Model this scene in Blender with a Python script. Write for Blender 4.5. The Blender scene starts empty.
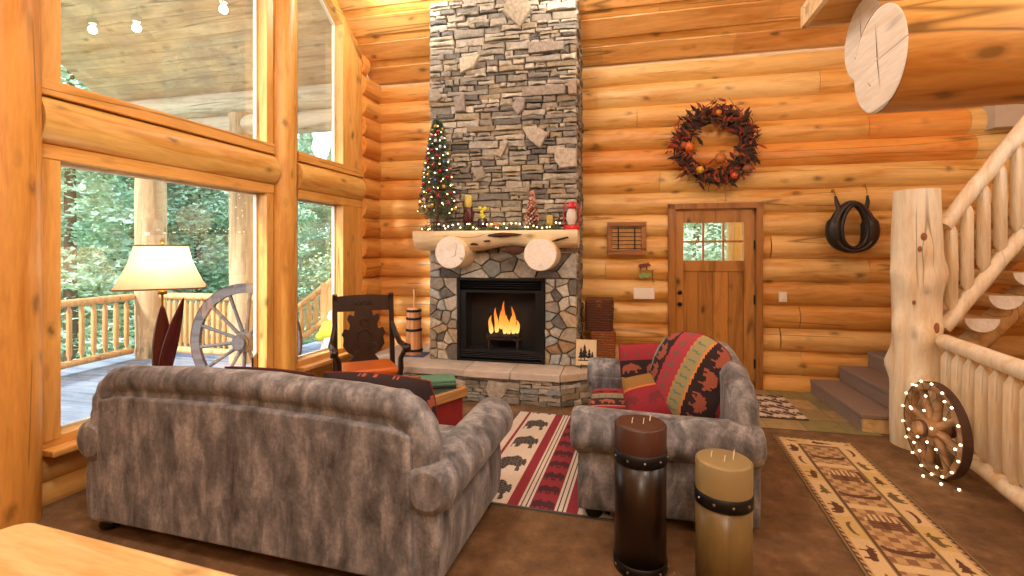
import bpy, math, random
from mathutils import Vector, Matrix
random.seed(7)
C = bpy.context.scene.collection
PI = math.pi
R = math.radians
sin, cos = math.sin, math.cos

# ------------------------------------------------------------------ layout
CAM = Vector((0, 0, 1.6)); F = 480.0; HX, HY = 512.0, 253.0
def gp(px, py, z=0.0):
    "point of the photograph on the horizontal plane z"
    Y = (CAM.z - z) * F / (py - HY)
    return Vector(((px - HX) / F * Y, Y, z))
class Fr:
    def __init__(s, ox, oy, deg):
        s.o = Vector((ox, oy, 0)); s.a = R(deg)
        s.x = Vector((cos(s.a), sin(s.a), 0)); s.y = Vector((-sin(s.a), cos(s.a), 0))
    def w(s, u, v, z=0): return s.o + s.x * u + s.y * v + Vector((0, 0, z))
    def u(s, px, v):
        "u where the plane v is crossed by the sight line of px"
        k = (px - HX) / F
        b = s.o + s.y * v
        return (k * b.y - b.x) / (s.x.x - k * s.x.y)
    def z(s, px, py, v):
        p = s.w(s.u(px, v), v)
        return 1.6 + (HY - py) * p.y / F
    def loc(s, u, v, z=0): return tuple(s.w(u, v, z))
WB = Fr(0, 6.269, -13)          # back wall: u to the right, v away from the room
WW = Fr(-3.83, 0, 73.96)        # window wall: u into depth, v outward
HT = 3.96; SL = 0.8             # eave height at the back wall, roof slope

# ------------------------------------------------------------------ mesh builder
class B:
    def __init__(s):
        s.v = []; s.f = []; s.c = []; s.m = []; s.s = []
        s.col = (1, 1, 1); s.mi = 0; s.M = Matrix()
    def add(s, vs, fs, smooth=False, cols=None):
        n = len(s.v)
        s.v += [tuple(s.M @ Vector(p)) for p in vs]
        for i, f in enumerate(fs):
            s.f.append(tuple(n + k for k in f)); s.c.append(cols[i] if cols else s.col)
            s.m.append(s.mi); s.s.append(smooth)
        return s
    def box(s, c, d, rz=0, rx=0, ry=0):
        M = Matrix.Translation(c) @ Matrix.Rotation(rz, 4, 'Z') @ Matrix.Rotation(ry, 4, 'Y') @ Matrix.Rotation(rx, 4, 'X')
        vs = [M @ Vector((a * d[0] / 2, b * d[1] / 2, e * d[2] / 2)) for a in (-1, 1) for b in (-1, 1) for e in (-1, 1)]
        return s.add(vs, [(0, 1, 3, 2), (4, 6, 7, 5), (0, 4, 5, 1), (2, 3, 7, 6), (0, 2, 6, 4), (1, 5, 7, 3)])
    def bb(s, x0, x1, y0, y1, z0, z1): return s.box(((x0 + x1) / 2, (y0 + y1) / 2, (z0 + z1) / 2), (x1 - x0, y1 - y0, z1 - z0))
    def tube(s, pts, rad, seg=12, caps=True, closed=False, sx=1.0):
        pts = [Vector(p) for p in pts]; n = len(pts)
        if not hasattr(rad, '__len__'): rad = [rad] * n
        vs = []; prev = None
        for i, p in enumerate(pts):
            if closed: t = pts[(i + 1) % n] - pts[i - 1]
            else: t = pts[min(i + 1, n - 1)] - pts[max(i - 1, 0)]
            t.normalize()
            if prev is None:
                a = Vector((0, 0, 1)) if abs(t.z) < .9 else Vector((1, 0, 0))
                nrm = (a - t * a.dot(t)).normalized()
            else:
                nrm = (prev - t * prev.dot(t)).normalized()
            prev = nrm; bn = t.cross(nrm)
            for k in range(seg):
                a = 2 * PI * k / seg
                vs.append(p + (nrm * cos(a) + bn * sin(a) * sx) * rad[i])
        fs = []
        m = n if closed else n - 1
        for i in range(m):
            j = (i + 1) % n
            for k in range(seg):
                l = (k + 1) % seg
                fs.append((i * seg + k, i * seg + l, j * seg + l, j * seg + k))
        s.add(vs, fs, True)
        if caps and not closed:
            s.add(vs[:seg], [tuple(range(seg - 1, -1, -1))]); s.add(vs[-seg:], [tuple(range(seg))])
        return s
    def lathe(s, prof, c=(0, 0, 0), seg=24, smooth=True, M=None):
        c = Vector(c); vs = []; n = len(prof)
        for r, z in prof:
            for k in range(seg):
                a = 2 * PI * k / seg
                p = Vector((r * cos(a), r * sin(a), z))
                if M: p = M @ p
                vs.append(p + c)
        fs = [(i * seg + k, i * seg + (k + 1) % seg, (i + 1) * seg + (k + 1) % seg, (i + 1) * seg + k) for i in range(n - 1) for k in range(seg)]
        s.add(vs, fs, smooth)
        if prof[0][0] > 1e-4: s.add(vs[:seg], [tuple(range(seg - 1, -1, -1))])
        if prof[-1][0] > 1e-4: s.add(vs[-seg:], [tuple(range(seg))])
        return s
    def ball(s, c, r, seg=12, rings=8):
        if not hasattr(r, '__len__'): r = (r, r, r)
        prof = [(sin(PI * i / rings), -cos(PI * i / rings)) for i in range(rings + 1)]
        return s.lathe(prof, c, seg, True, Matrix.Diagonal((r[0], r[1], r[2])))
    def prism(s, out, axis, d0, d1, smooth=False):
        "outline (a,b) pairs extruded along axis from d0 to d1"
        def P(a, b, d): return {'x': (d, a, b), 'y': (a, d, b), 'z': (a, b, d)}[axis]
        n = len(out); vs = [P(a, b, d0) for a, b in out] + [P(a, b, d1) for a, b in out]
        s.add(vs, [tuple(range(n)), tuple(range(2 * n - 1, n - 1, -1))])
        s.add(vs, [(i, n + i, n + (i + 1) % n, (i + 1) % n) for i in range(n)], smooth)
        return s
    def quad(s, *p): return s.add(p, [tuple(range(len(p)))])
    def build(s, name, mats, parent=None, loc=(0, 0, 0), rz=0, bevel=0, subsurf=0, fixn=True, bseg=2):
        me = bpy.data.meshes.new(name)
        me.from_pydata(s.v, [], s.f)
        if not hasattr(mats, '__len__'): mats = [mats]
        for m in mats: me.materials.append(m)
        me.polygons.foreach_set('material_index', s.m)
        me.polygons.foreach_set('use_smooth', s.s)
        at = me.color_attributes.new('tone', 'FLOAT_COLOR', 'CORNER')
        buf = []
        for p in me.polygons:
            c = s.c[p.index]
            buf += [c[0], c[1], c[2], 1.0] * p.loop_total
        at.data.foreach_set('color', buf)
        if fixn:
            import bmesh
            bm = bmesh.new(); bm.from_mesh(me)
            if bevel or subsurf: bmesh.ops.remove_doubles(bm, verts=bm.verts, dist=1e-5)
            bmesh.ops.recalc_face_normals(bm, faces=bm.faces)
            bm.to_mesh(me); bm.free()
        me.update()
        o = bpy.data.objects.new(name, me); C.objects.link(o)
        o.location = loc; o.rotation_euler = (0, 0, rz)
        if parent: o.parent = parent
        if bevel:
            md = o.modifiers.new('bevel', 'BEVEL'); md.width = bevel; md.segments = bseg; md.limit_method = 'ANGLE'; md.angle_limit = R(40)
        if subsurf:
            md = o.modifiers.new('sub', 'SUBSURF'); md.levels = subsurf; md.render_levels = subsurf
        return o

def tag(o, label=None, cat=None, group=None, kind=None):
    if label: o['label'] = label
    if cat: o['category'] = cat
    if group: o['group'] = group
    if kind: o['kind'] = kind
    return o
def empty(name, loc, rz=0):
    o = bpy.data.objects.new(name, None); C.objects.link(o); o.location = loc; o.rotation_euler = (0, 0, rz); o.empty_display_size = .1
    return o
def children(o): return [c for c in bpy.data.objects if c.parent is o]
def copy_tree(o, parent=None):
    c = o.copy(); C.objects.link(c); c.parent = parent
    for ch in children(o): copy_tree(ch, c)
    return c
def struct(o): o['kind'] = 'structure'; return o

# ------------------------------------------------------------------ colour + materials
def lin(c): return c / 12.92 if c <= .04045 else ((c + .055) / 1.055) ** 2.4
def hexc(h): return tuple(lin(int(h[i:i + 2], 16) / 255) for i in (0, 2, 4))
class NT:
    def __init__(s, name):
        s.mat = bpy.data.materials.new(name); s.mat.use_nodes = True
        s.n = s.mat.node_tree.nodes; s.l = s.mat.node_tree.links; s.n.clear()
        s.out = s.n.new('ShaderNodeOutputMaterial'); s.bs = s.n.new('ShaderNodeBsdfPrincipled')
        s.l.new(s.bs.outputs[0], s.out.inputs[0])
    def node(s, t, **k):
        n = s.n.new(t)
        for a, b in k.items():
            if isinstance(a, str) and a.startswith('i_'): n.inputs[a[2:].replace('_', ' ')].default_value = b
            else: setattr(n, a, b)
        return n
    def coords(s, scale=(1, 1, 1), rot=(0, 0, 0)):
        t = s.node('ShaderNodeTexCoord'); m = s.node('ShaderNodeMapping')
        m.inputs['Scale'].default_value = scale; m.inputs['Rotation'].default_value = rot
        s.l.new(t.outputs['Object'], m.inputs['Vector']); return m.outputs[0]
    def noise(s, vec, scale, detail=4, rough=.55, dist=0):
        n = s.node('ShaderNodeTexNoise'); n.inputs['Scale'].default_value = scale; n.inputs['Detail'].default_value = detail
        n.inputs['Roughness'].default_value = rough; n.inputs['Distortion'].default_value = dist
        s.l.new(vec, n.inputs['Vector']); return n.outputs[0]
    def ramp(s, fac, stops):
        r = s.node('ShaderNodeValToRGB'); e = r.color_ramp.elements
        while len(e) < len(stops): e.new(.5)
        for i, (p, c) in enumerate(stops):
            e[i].position = p; e[i].color = (*c, 1) if len(c) == 3 else c
        s.l.new(fac, r.inputs[0]); return r.outputs[0]
    def mix(s, fac, a, b, mode='MIX'):
        m = s.node('ShaderNodeMix', data_type='RGBA', blend_type=mode)
        for k, v in ((0, fac), (6, a), (7, b)):
            if isinstance(v, (int, float)): m.inputs[k].default_value = v
            elif isinstance(v, tuple): m.inputs[k].default_value = (*v, 1)
            else: s.l.new(v, m.inputs[k])
        return m.outputs[2]
    def attr(s):
        a = s.node('ShaderNodeAttribute', attribute_name='tone'); return a.outputs['Color']
    def base(s, c, rough=.5, metal=0, spec=None):
        if isinstance(c, tuple): s.bs.inputs['Base Color'].default_value = (*c, 1)
        else: s.l.new(c, s.bs.inputs['Base Color'])
        s.bs.inputs['Roughness'].default_value = rough; s.bs.inputs['Metallic'].default_value = metal
        if spec is not None: s.bs.inputs['Specular IOR Level'].default_value = spec
        return s
    def bump(s, h, strength=.3, dist=.01):
        b = s.node('ShaderNodeBump'); b.inputs['Strength'].default_value = strength; b.inputs['Distance'].default_value = dist
        s.l.new(h, b.inputs['Height']); s.l.new(b.outputs[0], s.bs.inputs['Normal'])

def plain(name, col, rough=.5, metal=0, noise=.12, nscale=12, spec=None):
    t = NT(name); v = t.coords()
    n = t.noise(v, nscale)
    c = t.mix(n, tuple(x * (1 - noise * 1.5) for x in col), tuple(min(1, x * (1 + noise * 1.5)) for x in col))
    t.base(c, rough, metal, spec); return t.mat
def emit(name, col, strength):
    t = NT(name); t.base(col, .5); t.bs.inputs['Emission Color'].default_value = (*col, 1); t.bs.inputs['Emission Strength'].default_value = strength
    return t.mat
def wood(name, light, dark, axis='x', rough=.42, tone=False, knots=.8, grain=1.0, weather=None, kcol=None):
    t = NT(name)
    st = {'x': (.12, 1, 1), 'y': (1, .12, 1), 'z': (1, 1, .12)}[axis]
    v = t.coords(st)
    g = t.noise(v, 9 * grain, 5, .6, .8)
    g2 = t.noise(v, 60 * grain, 3, .6, .2)
    c = t.ramp(g, [(.32, dark), (.52, light), (.8, tuple(min(1, x * 1.12) for x in light))])
    c = t.mix(.22, c, t.ramp(g2, [(.3, (.35, .25, .15)), (.7, (1, 1, 1))]), 'MULTIPLY')
    if tone: c = t.mix(1.0, c, t.attr(), 'MULTIPLY')
    if knots:
        kst = {'x': (.55, 1, 1), 'y': (1, .55, 1), 'z': (1, 1, .55)}[axis]
        kv = t.coords(kst)
        wob = t.noise(kv, 14, 2)
        vo = t.node('ShaderNodeTexVoronoi', feature='F1'); vo.inputs['Scale'].default_value = 5.2; vo.inputs['Randomness'].default_value = 1
        t.l.new(t.mix(.05, kv, wob), vo.inputs['Vector'])
        kf = t.ramp(vo.outputs['Distance'], [(.0, (1, 1, 1)), (.08, (.95, .95, .95)), (.13, (.4, .4, .4)), (.22, (0, 0, 0))])
        sep = t.node('ShaderNodeMath', operation='MULTIPLY'); t.l.new(kf, sep.inputs[0]); sep.inputs[1].default_value = knots
        c = t.mix(sep.outputs[0], c, kcol or tuple(x * .28 for x in dark))
        cst = {'x': (.035, 1, 1), 'y': (1, .035, 1), 'z': (1, 1, .035)}[axis]
        cn = t.noise(t.coords(cst), 4.5, 1, .4); cmask = t.noise(t.coords(), 1.3, 2)
        line = t.ramp(cn, [(.488, (0, 0, 0)), (.5, (1, 1, 1)), (.512, (0, 0, 0))])
        line = t.mix(1.0, line, t.ramp(cmask, [(.48, (0, 0, 0)), (.54, (.85, .85, .85))]), 'MULTIPLY')
        c = t.mix(line, c, tuple(x * .3 for x in dark))
    if weather: c = t.mix(t.ramp(t.noise(t.coords(), 3.0, 4), [(.35, (0, 0, 0)), (.7, (.7, .7, .7))]), c, weather)
    t.base(c, rough); t.bump(g2, .12, .004)
    return t.mat
def toned(name, rough=.6, noise=.25, nscale=20, bump=0, metal=0):
    t = NT(name); v = t.coords(); n = t.noise(v, nscale, 5)
    c = t.mix(1.0, t.attr(), t.ramp(n, [(.25, (1 - noise,) * 3), (.75, (1 + noise * .4,) * 3)]), 'MULTIPLY')
    t.base(c, rough, metal)
    if bump: t.bump(n, bump, .01)
    return t.mat

LT = hexc('E0A868'); DK = hexc('C07A38')
m_log = wood('log_pine', hexc('E6C27E'), hexc('CC9444'), 'x', tone=True, knots=.75)
m_logz = wood('log_pine_upright', hexc('E2B066'), hexc('C88A3C'), 'z', tone=True, knots=.7)
m_board = wood('pine_board', hexc('E4B670'), hexc('CA9444'), 'x', tone=True, knots=.85)
m_boardz = wood('pine_board_upright', hexc('E4B670'), hexc('CA9444'), 'z', tone=True, knots=.85)
m_peeled = wood('peeled_pale_log', hexc('F8F0DA'), hexc('E8D2A6'), 'z', rough=.4, knots=.5, tone=True)
m_peelx = wood('peeled_pale_beam', hexc('F0DDB6'), hexc('DCBA84'), 'x', rough=.4, knots=.6, tone=True)
m_endgrain = wood('cut_log_end', hexc('FAF6EC'), hexc('F2EAD8'), 'y', rough=.6, knots=.2)
m_door = wood('door_alder', hexc('BA8440'), hexc('8E5C28'), 'z', tone=True, knots=.9, rough=.35)
m_stone = toned('ledge_stone', .85, .45, 26, .5)
m_mortar = plain('dark_mortar', hexc('57503F'), .95, noise=.3)  # mortar's own dark tone behind the stones
m_slab = plain('hearth_slab_stone', hexc('B4A492'), .7, noise=.16, nscale=8)
m_black = plain('black_iron', hexc('141416'), .42, .3, .3)
m_blackgloss = plain('black_gloss', hexc('0C0C0D'), .15, 0, .3)
m_brass = plain('brass', hexc('B08A48'), .3, 1)
m_white = plain('white_plastic', hexc('EDE8DC'), .4, 0, .03)
def lamp(p, watts, col=(1, .95, .87), size=.12, kind='POINT', name='lamp_or_fill_light'):
    l = bpy.data.lights.new(name, kind); l.energy = watts; l.color = col; l.shadow_soft_size = size
    o = bpy.data.objects.new(name, l); C.objects.link(o); o.location = p; return o
# ------------------------------------------------------------------ log walls
PITCH = .271; Z0 = -.093; LR = .158
TONES = [(1, 1, 1), (1.04, 1.02, 1.0), (.98, .9, .78), (1.0, .82, .6), (.96, .76, .52), (1.03, .97, .9), (.98, .88, .72)]
ORANGE = (.98, .64, .36)
rl = random.Random(11)
def log_run(b, x0, x1, y, z, r=LR, tone=(1, 1, 1), seg=20, n=None):
    n = n or max(2, int((x1 - x0) / .5)); b.col = tone
    pts = [(x0 + (x1 - x0) * i / n, y + rl.uniform(-.004, .004), z + rl.uniform(-.003, .003)) for i in range(n + 1)]
    b.tube(pts, [r + rl.uniform(-.004, .004) for _ in pts], seg)
DL, DR = WB.u(668, -.02), WB.u(763, -.02)      # door frame outer edges
DTOP = WB.z(716, 203, -.02)
bw = B()
U0, U1 = -2.05, 6.6
breaks = {14: [WB.u(812, 0)], 13: [1.1, 3.6], 12: [WB.u(637, 0)], 11: [WB.u(870, 0), 5.05], 10: [WB.u(979, 0)], 9: [WB.u(660, 0)],
          8: [2.6], 6: [3.1], 5: [1.2, 4.1], 4: [2.9], 3: [3.4], 2: [3.2], 1: [WB.u(802, 0)], 0: []}
forced = {(11, 1): ORANGE, (10, 0): ORANGE, (14, 0): (1, .9, .72), (1, 0): (.98, .78, .55), (4, 1): (.9, .72, .5), (9, 1): (1.02, .97, .86), (13, 0): (1, .88, .7)}
for i in range(15):
    z = Z0 + PITCH * (i + .5)
    xs = [U0, -.2] + breaks.get(i, []) + [U1]
    if z < DTOP - .05: xs = sorted(xs + [DL + .02]) + [None] + [DR - .02, U1]
    segs = []
    for a, c in zip(xs, xs[1:]):
        if a is None or c is None: continue
        if z < DTOP - .05 and a >= DL + .01 and c > DR: a2 = max(a, DR - .02); segs.append((a2, c))
        elif z < DTOP - .05 and a >= DL + .01 and a < DR - .03: continue
        else: segs.append((a, c))
    seen = []
    for k, (a, c) in enumerate(segs):
        if c - a < .05 or any(abs(a - q) < .01 for q, _ in seen): continue
        seen.append((a, c))
        if a < -.3: t = rl.choice([ORANGE, (1, .74, .5), (.96, .68, .42), (1, .84, .62)])
        else: t = forced.get((i, k - 1), rl.choice(TONES))
        log_run(bw, a, c - .003, .158, z, tone=t)
bw.col = (.9, .7, .5)
for a, c in ((U0, DL + .05), (DR - .05, U1)): bw.bb(a, c, .17, .27, -.12, HT)
bw.bb(DL, DR, .17, .27, DTOP, HT)
bw.bb(U0, U1, .06, .3, HT - .02, HT + .12)
struct(bw.build('wall_back', m_log, loc=WB.o, rz=WB.a))

def zroof(p):
    v = (Vector((p[0], p[1], 0)) - WB.o).dot(WB.y)
    return HT + SL * max(0, -v)
def s_at(px, y=.135): return WW.u(px, y)
SA0, SA1 = s_at(60, 0), s_at(255); SB0, SB1 = s_at(297, 0), s_at(333)
SP = s_at(45, 0); SM0, SM1 = s_at(271, 0), s_at(298, 0); SC = s_at(362, 0); SEND = s_at(383, 0) + .02
GZ0, GZ1, UZ0 = .42, 2.2, 2.70

# stub of log wall between the last window and the corner, and the wall below the windows
ws = B()
for i in range(19):
    z = Z0 + PITCH * (i + .5)
    # how far toward the corner this course runs under the roof
    e = SEND + .3
    while e > SC + .05 and zroof(WW.w(e, .0)) < z + .06: e -= .02
    if e <= SC + .06: continue
    log_run(ws, SC - .02, e, .075, z, tone=rl.choice([ORANGE, (1, .75, .5), (1, .7, .44)]), n=2)
for i, z in ((0, .05), (1, .235)):
    log_run(ws, -6.2 if i == 0 else SP - .1, SC, .12, z - .01, r=.125, tone=(.95, .8, .6))
ws.col = (.8, .6, .4); ws.bb(SP - .1, SEND + .2, .16, .26, -.15, GZ0 - .05)
zz = [(s_, zroof(WW.w(s_, .15)) + .08) for s_ in (SC - .02, SEND + .25)]
ws.col = (1, .75, .5); ws.prism([(SC - .02, 0), (SEND + .25, 0), (SEND + .25, zz[1][1]), (SC - .02, zz[0][1])], 'y', .12, .28)
for k in range(22):                      # log wall from the near post on past the camera
    log_run(ws, -6.4, SP - .2, .15, Z0 + PITCH * (k + .5), tone=rl.choice(TONES))
ws.col = (.9, .7, .5); ws.bb(-6.4, SP - .2, .2, .3, -.15, 7.4)
struct(ws.build('wall_left', m_log, loc=WW.o, rz=WW.a))

# round posts
def post(b, c, r, z0, z1, tone=(1, 1, 1), seg=32, n=12, wob=.006, rr=None):
    rr = rr or rl; b.col = tone
    pts = [(c[0] + rr.uniform(-wob, wob) * .6, c[1] + rr.uniform(-wob, wob) * .6, z0 + (z1 - z0) * i / n) for i in range(n + 1)]
    b.tube(pts, [r + rr.uniform(-wob, wob) for _ in pts], seg)
p = WW.w(SP - .265, .0)
b = B(); post(b, (0, 0), .215, -.02, zroof(p) + .2, tone=(1, .84, .56))
b.col = (.25, .12, .05)
tag(b.build('log_post', m_logz, loc=p), 'thick orange log post beside the big window, at the left edge of the room', 'log post')
p = WW.w((SM0 + SM1) / 2, .05)
b = B(); post(b, (0, 0), (SM1 - SM0) * .40, .0, zroof(p) + .1, tone=(1, .92, .68), wob=.002)
tag(b.build('log_post', m_logz, loc=p), 'slim log post between the wide window and the narrow window', 'log post')

# horizontal logs, casings
b = B()
log_run(b, SP - .05, SM0 + .03, .07, 2.44, r=.165, tone=(1, .93, .72), seg=28)
tag(b.build('window_beam_log', m_log, loc=WW.o, rz=WW.a), 'long horizontal log between upper and lower panes of the wide window', 'log beam')
b = B()
log_run(b, SM1 - .03, SC - .05, .07, 2.44, r=.165, tone=(1, .9, .68), seg=28)
tag(b.build('window_beam_log', m_log, loc=WW.o, rz=WW.a), 'short horizontal log between upper and lower panes of the narrow window', 'log beam')

def rake_board(b, s0, s1, off, h, y0, y1):
    za, zb = zroof(WW.w(s0, .1)) - off, zroof(WW.w(s1, .1)) - off
    b.prism([(s0, za), (s1, zb), (s1, zb + h), (s0, za + h)], 'y', y0, y1)
def casing(s0, s1, g0, g1, name):
    b = B(); b.col = (1.02, .9, .68)
    ztop = lambda s: zroof(WW.w(s, .1))
    b.mi = 1
    for a, c in ((s0, g0), (g1, s1)):
        b.bb(a, c, -.012, .16, GZ0 - .02, 2.2)
        b.prism([(a, UZ0 - .08), (c, UZ0 - .08), (c, ztop(c)), (a, ztop(a))], 'y', -.012, .16)
    b.mi = 0; b.bb(s0, s1, -.02, .16, 2.2, 2.29); b.bb(s0, s1, -.03, .16, 2.60, 2.7)
    b.bb(s0, s1, -.0, .16, GZ0 - .06, GZ0)
    rake_board(b, s0, s1, .12, .4, -.012, .16)
    f = struct(b.build(name, [m_board, m_boardz], loc=WW.o, rz=WW.a, bevel=.006))
    # white inner sash edges
    w = B(); w.col = (1, 1, 1)
    for a in (g0, g1 - .02):
        w.bb(a, a + .02, .10, .135, GZ0, 2.2)
        w.prism([(a, UZ0), (a + .02, UZ0), (a + .02, ztop(a + .02) - .12), (a, ztop(a) - .12)], 'y', .10, .135)
    w.bb(g0, g1, .10, .135, GZ0, GZ0 + .02); w.bb(g0, g1, .10, .135, 2.18, 2.2)
    rake_board(w, g0, g1, .14, .02, .10, .135)
    w.build('window_frame', m_sash, parent=f)
    g = B()
    g.bb(g0, g1, .118, .124, GZ0, 2.2)
    g.prism([(g0, UZ0), (g1, UZ0), (g1, ztop(g1) - .12), (g0, ztop(g0) - .12)], 'y', .118, .124)
    g.build('glass_pane', m_glass, parent=f)
m_sash = plain('sash_metal', hexc('CFC8B8'), .4, .2, .03)
t = NT('window_glass')
tr = t.node('ShaderNodeBsdfTransparent'); gl = t.node('ShaderNodeBsdfGlossy'); gl.inputs['Roughness'].default_value = 0
fr = t.node('ShaderNodeFresnel'); fr.inputs['IOR'].default_value = 2.5; mx = t.node('ShaderNodeMixShader')
ge = t.node('ShaderNodeNewGeometry'); mm = t.node('ShaderNodeMath', operation='SUBTRACT', use_clamp=True); t.l.new(fr.outputs[0], mm.inputs[0]); t.l.new(ge.outputs['Backfacing'], mm.inputs[1])
t.l.new(mm.outputs[0], mx.inputs[0]); t.l.new(tr.outputs[0], mx.inputs[1]); t.l.new(gl.outputs[0], mx.inputs[2]); t.l.new(mx.outputs[0], t.out.inputs[0])
m_glass = t.mat
m_fglass = t.mat.copy(); m_fglass.name = 'fireplace_glass'
for n_ in m_fglass.node_tree.nodes:
    if n_.bl_idname == 'ShaderNodeFresnel': n_.inputs['IOR'].default_value = 1.25
casing(SP - .06, SM0 + .02, SA0, SA1, 'window_1')
casing(SM1 - .02, SC, SB0, SB1, 'window_2')
for a, c, nm in ((SP - .02, SM0 + .03, 'trim_1'), (SM1 - .03, SC + .03, 'trim_2')):
    b = B(); b.col = (1.05, .92, .72); b.bb(a, c, -.11, .14, GZ0 - .10, GZ0 - .06)
    struct(b.build(nm, m_board, loc=WW.o, rz=WW.a, bevel=.006))

# ------------------------------------------------------------------ roof
def uw(v, y=.0):   # window wall line in back-wall coordinates
    a = WW.o + WW.y * y - WB.o
    k = (v - a.dot(WB.y)) / WW.x.dot(WB.y)
    return a.dot(WB.x) + WW.x.dot(WB.x) * k
def plank_roof(name, z0, sl, dmax, ua, ub, mat, rnd, w=.2, d0=0, tones=None):
    b = B(); d = d0; k = 0
    L = math.sqrt(1 + sl * sl)
    while d < dmax:
        ww_ = w * (.55 if k % 2 else 1.15) if tones == 'pair' else w
        d1 = d + ww_ / L; a, c = ua(-d), ub(-d1)
        cuts = [a] + sorted(rnd.uniform(a, c) for _ in range(3)) + [c]
        off = (.016 if k % 2 else 0) if tones == 'pair' else 0
        for x0, x1 in zip(cuts, cuts[1:]):
            t = rnd.uniform(.86, 1.06); o = rnd.uniform(0, .12)
            b.col = (t, t * (1 - o), t * (1 - 2 * o)) if tones != 'pair' else ((t, t * .82, t * .58) if k % 2 else (t, t * (.92 - o), t * (.8 - o)))
            g = .004 / L
            zz = lambda q: z0 + sl * q + off
            p = [(x0, -d - g, zz(d)), (x1 - .002, -d - g, zz(d)), (x1 - .002, -d1 + g, zz(d1)), (x0, -d1 + g, zz(d1))]
            q = [(x, y, z + .05) for x, y, z in p]
            b.add(p + q, [(0, 1, 2, 3), (7, 6, 5, 4), (0, 4, 5, 1), (1, 5, 6, 2), (2, 6, 7, 3), (3, 7, 4, 0)])
        d = d1; k += 1
    b.col = (.5, .35, .2)
    a = lambda q: z0 + sl * q + .04
    p = [(ua(0), 0 - d0, a(d0)), (ub(0), -d0, a(d0)), (ub(-dmax), -dmax, a(dmax)), (ua(-dmax), -dmax, a(dmax))]
    b.add(p + [(x, y, z + .1) for x, y, z in p], [(0, 1, 2, 3), (7, 6, 5, 4), (0, 4, 5, 1), (1, 5, 6, 2), (2, 6, 7, 3), (3, 7, 4, 0)])
    return struct(b.build(name, mat, loc=WB.o, rz=WB.a))
plank_roof('ceiling', HT, SL, 4.6, lambda v: uw(v, .06), lambda v: U1, m_board, random.Random(3), tones='pair')
b = B(); b.col = (1, .85, .65)
zr = HT + SL * 4.6
b.add([(uw(-4.5), -4.5, zr), (U1, -4.5, zr), (U1, -9.6, HT), (uw(-9.6), -9.6, HT)], [(0, 1, 2, 3)])
struct(b.build('ceiling', m_board, loc=WB.o, rz=WB.a))
# right and rear walls of the room (behind and beside the camera)
b = B(); b.col = (1, .92, .78)
b.bb(U1, U1 + .2, -9.6, .3, -.1, 8.2)
struct(b.build('wall_right', m_board, loc=WB.o, rz=WB.a))
b = B(); b.col = (1, .92, .78)
b.bb(uw(-9.6), U1, -9.8, -9.6, -.1, 5)
struct(b.build('wall_rear', m_board, loc=WB.o, rz=WB.a))

# ------------------------------------------------------------------ floors
t = NT('brown_carpet'); v = t.coords()
n1 = t.noise(v, 5, 5, .7); n2 = t.noise(v, 120, 3, .8)
c = t.ramp(n1, [(.3, hexc('6C5540')), (.55, hexc('8C6E50')), (.78, hexc('AA8A68'))])
c = t.mix(.5, c, t.ramp(n2, [(.3, (.45, .45, .45)), (.7, (1, 1, 1))]), 'MULTIPLY')
t.base(c, .95, 0, .1); t.bump(n2, .7, .012); m_carpet = t.mat
b = B()
b.add([WW.w(-6.5, .1), WB.w(U1, -9.7), WB.w(U1, .15), WB.w(U0, .15)], [(0, 1, 2, 3)])
tl = [WW.w(-6.5, .1), WB.w(U1, -9.7), WB.w(U1, .15), WB.w(U0, .15)]
b.add([(*p.xy, -.14) for p in tl], [(3, 2, 1, 0)])
struct(b.build('floor', m_carpet, fixn=False))
# slate-tile entry by the door
TU0, TU1, TV = WB.u(620, -1.2), 3.62, -1.32
m_tile = toned('entry_tile', .45, .3, 14)
b = B(); rt = random.Random(5)
tc = [hexc(h) for h in ('A89468', '8E8A5E', 'B59E72', '9A8B63', 'A0966A', 'C0A878')]
x = TU0
while x < TU1 - .01:
    x1 = min(x + .33, TU1); y = TV
    while y < .1:
        y1 = min(y + .33, .1); b.col = rt.choice(tc)
        b.bb(x + .003, x1 - .003, y + .003, y1 - .003, 0, .008); y = y1
    x = x1
b.col = hexc('6E6048'); b.bb(TU0, TU1, TV, .1, 0, .005)
struct(b.build('floor_entry', m_tile, loc=WB.o, rz=WB.a))

# ------------------------------------------------------------------ door
VD = -.02
du0, du1 = WB.u(675, .02), WB.u(755.5, .02); dz = WB.z(716, 209, .02)
b = B(); b.col = (.8, .72, .62)
b.bb(DL, du0, -.03, .14, 0, DTOP); b.bb(du1, DR, -.03, .14, 0, DTOP); b.bb(DL, DR, -.03, .14, dz, DTOP)
fr_ = struct(b.build('trim_3', m_door, loc=WB.o, rz=WB.a, bevel=.005))
door = empty('door_1', WB.o, WB.a); struct(door)
b = B(); W = du1 - du0
px0, px1 = WB.u(683.5, .02), WB.u(744, .02)
zt, zb = WB.z(714, 222.5, .02), WB.z(714, 260.5, .02)
b.col = (1, 1, 1); e = .004
b.bb(du0 + e, px0, .03, .075, .01, dz - e); b.bb(px1, du1 - e, .03, .075, .01, dz - e)
b.col = (.96, .93, .9)
b.bb(px0, px1, .03, .075, zt, dz - e); b.bb(px0, px1, .03, .075, zb - .13, zb); b.bb(px0, px1, .03, .075, .01, .22)
n = 4
for k in range(n):
    tt = rt.uniform(.85, 1.1); b.col = (tt, tt * .97, tt * .93)
    w_ = (px1 - px0) / n
    b.bb(px0 + k * w_ + .004, px0 + (k + 1) * w_ - .004, .045, .06, .2, zb - .1)
b.col = (.6, .55, .5); b.bb(px0, px1, .052, .058, .2, zb - .1)
b.build('door_panel', m_door, parent=door, bevel=.003)
b = B(); b.col = (1.05, .95, .8)
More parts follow.
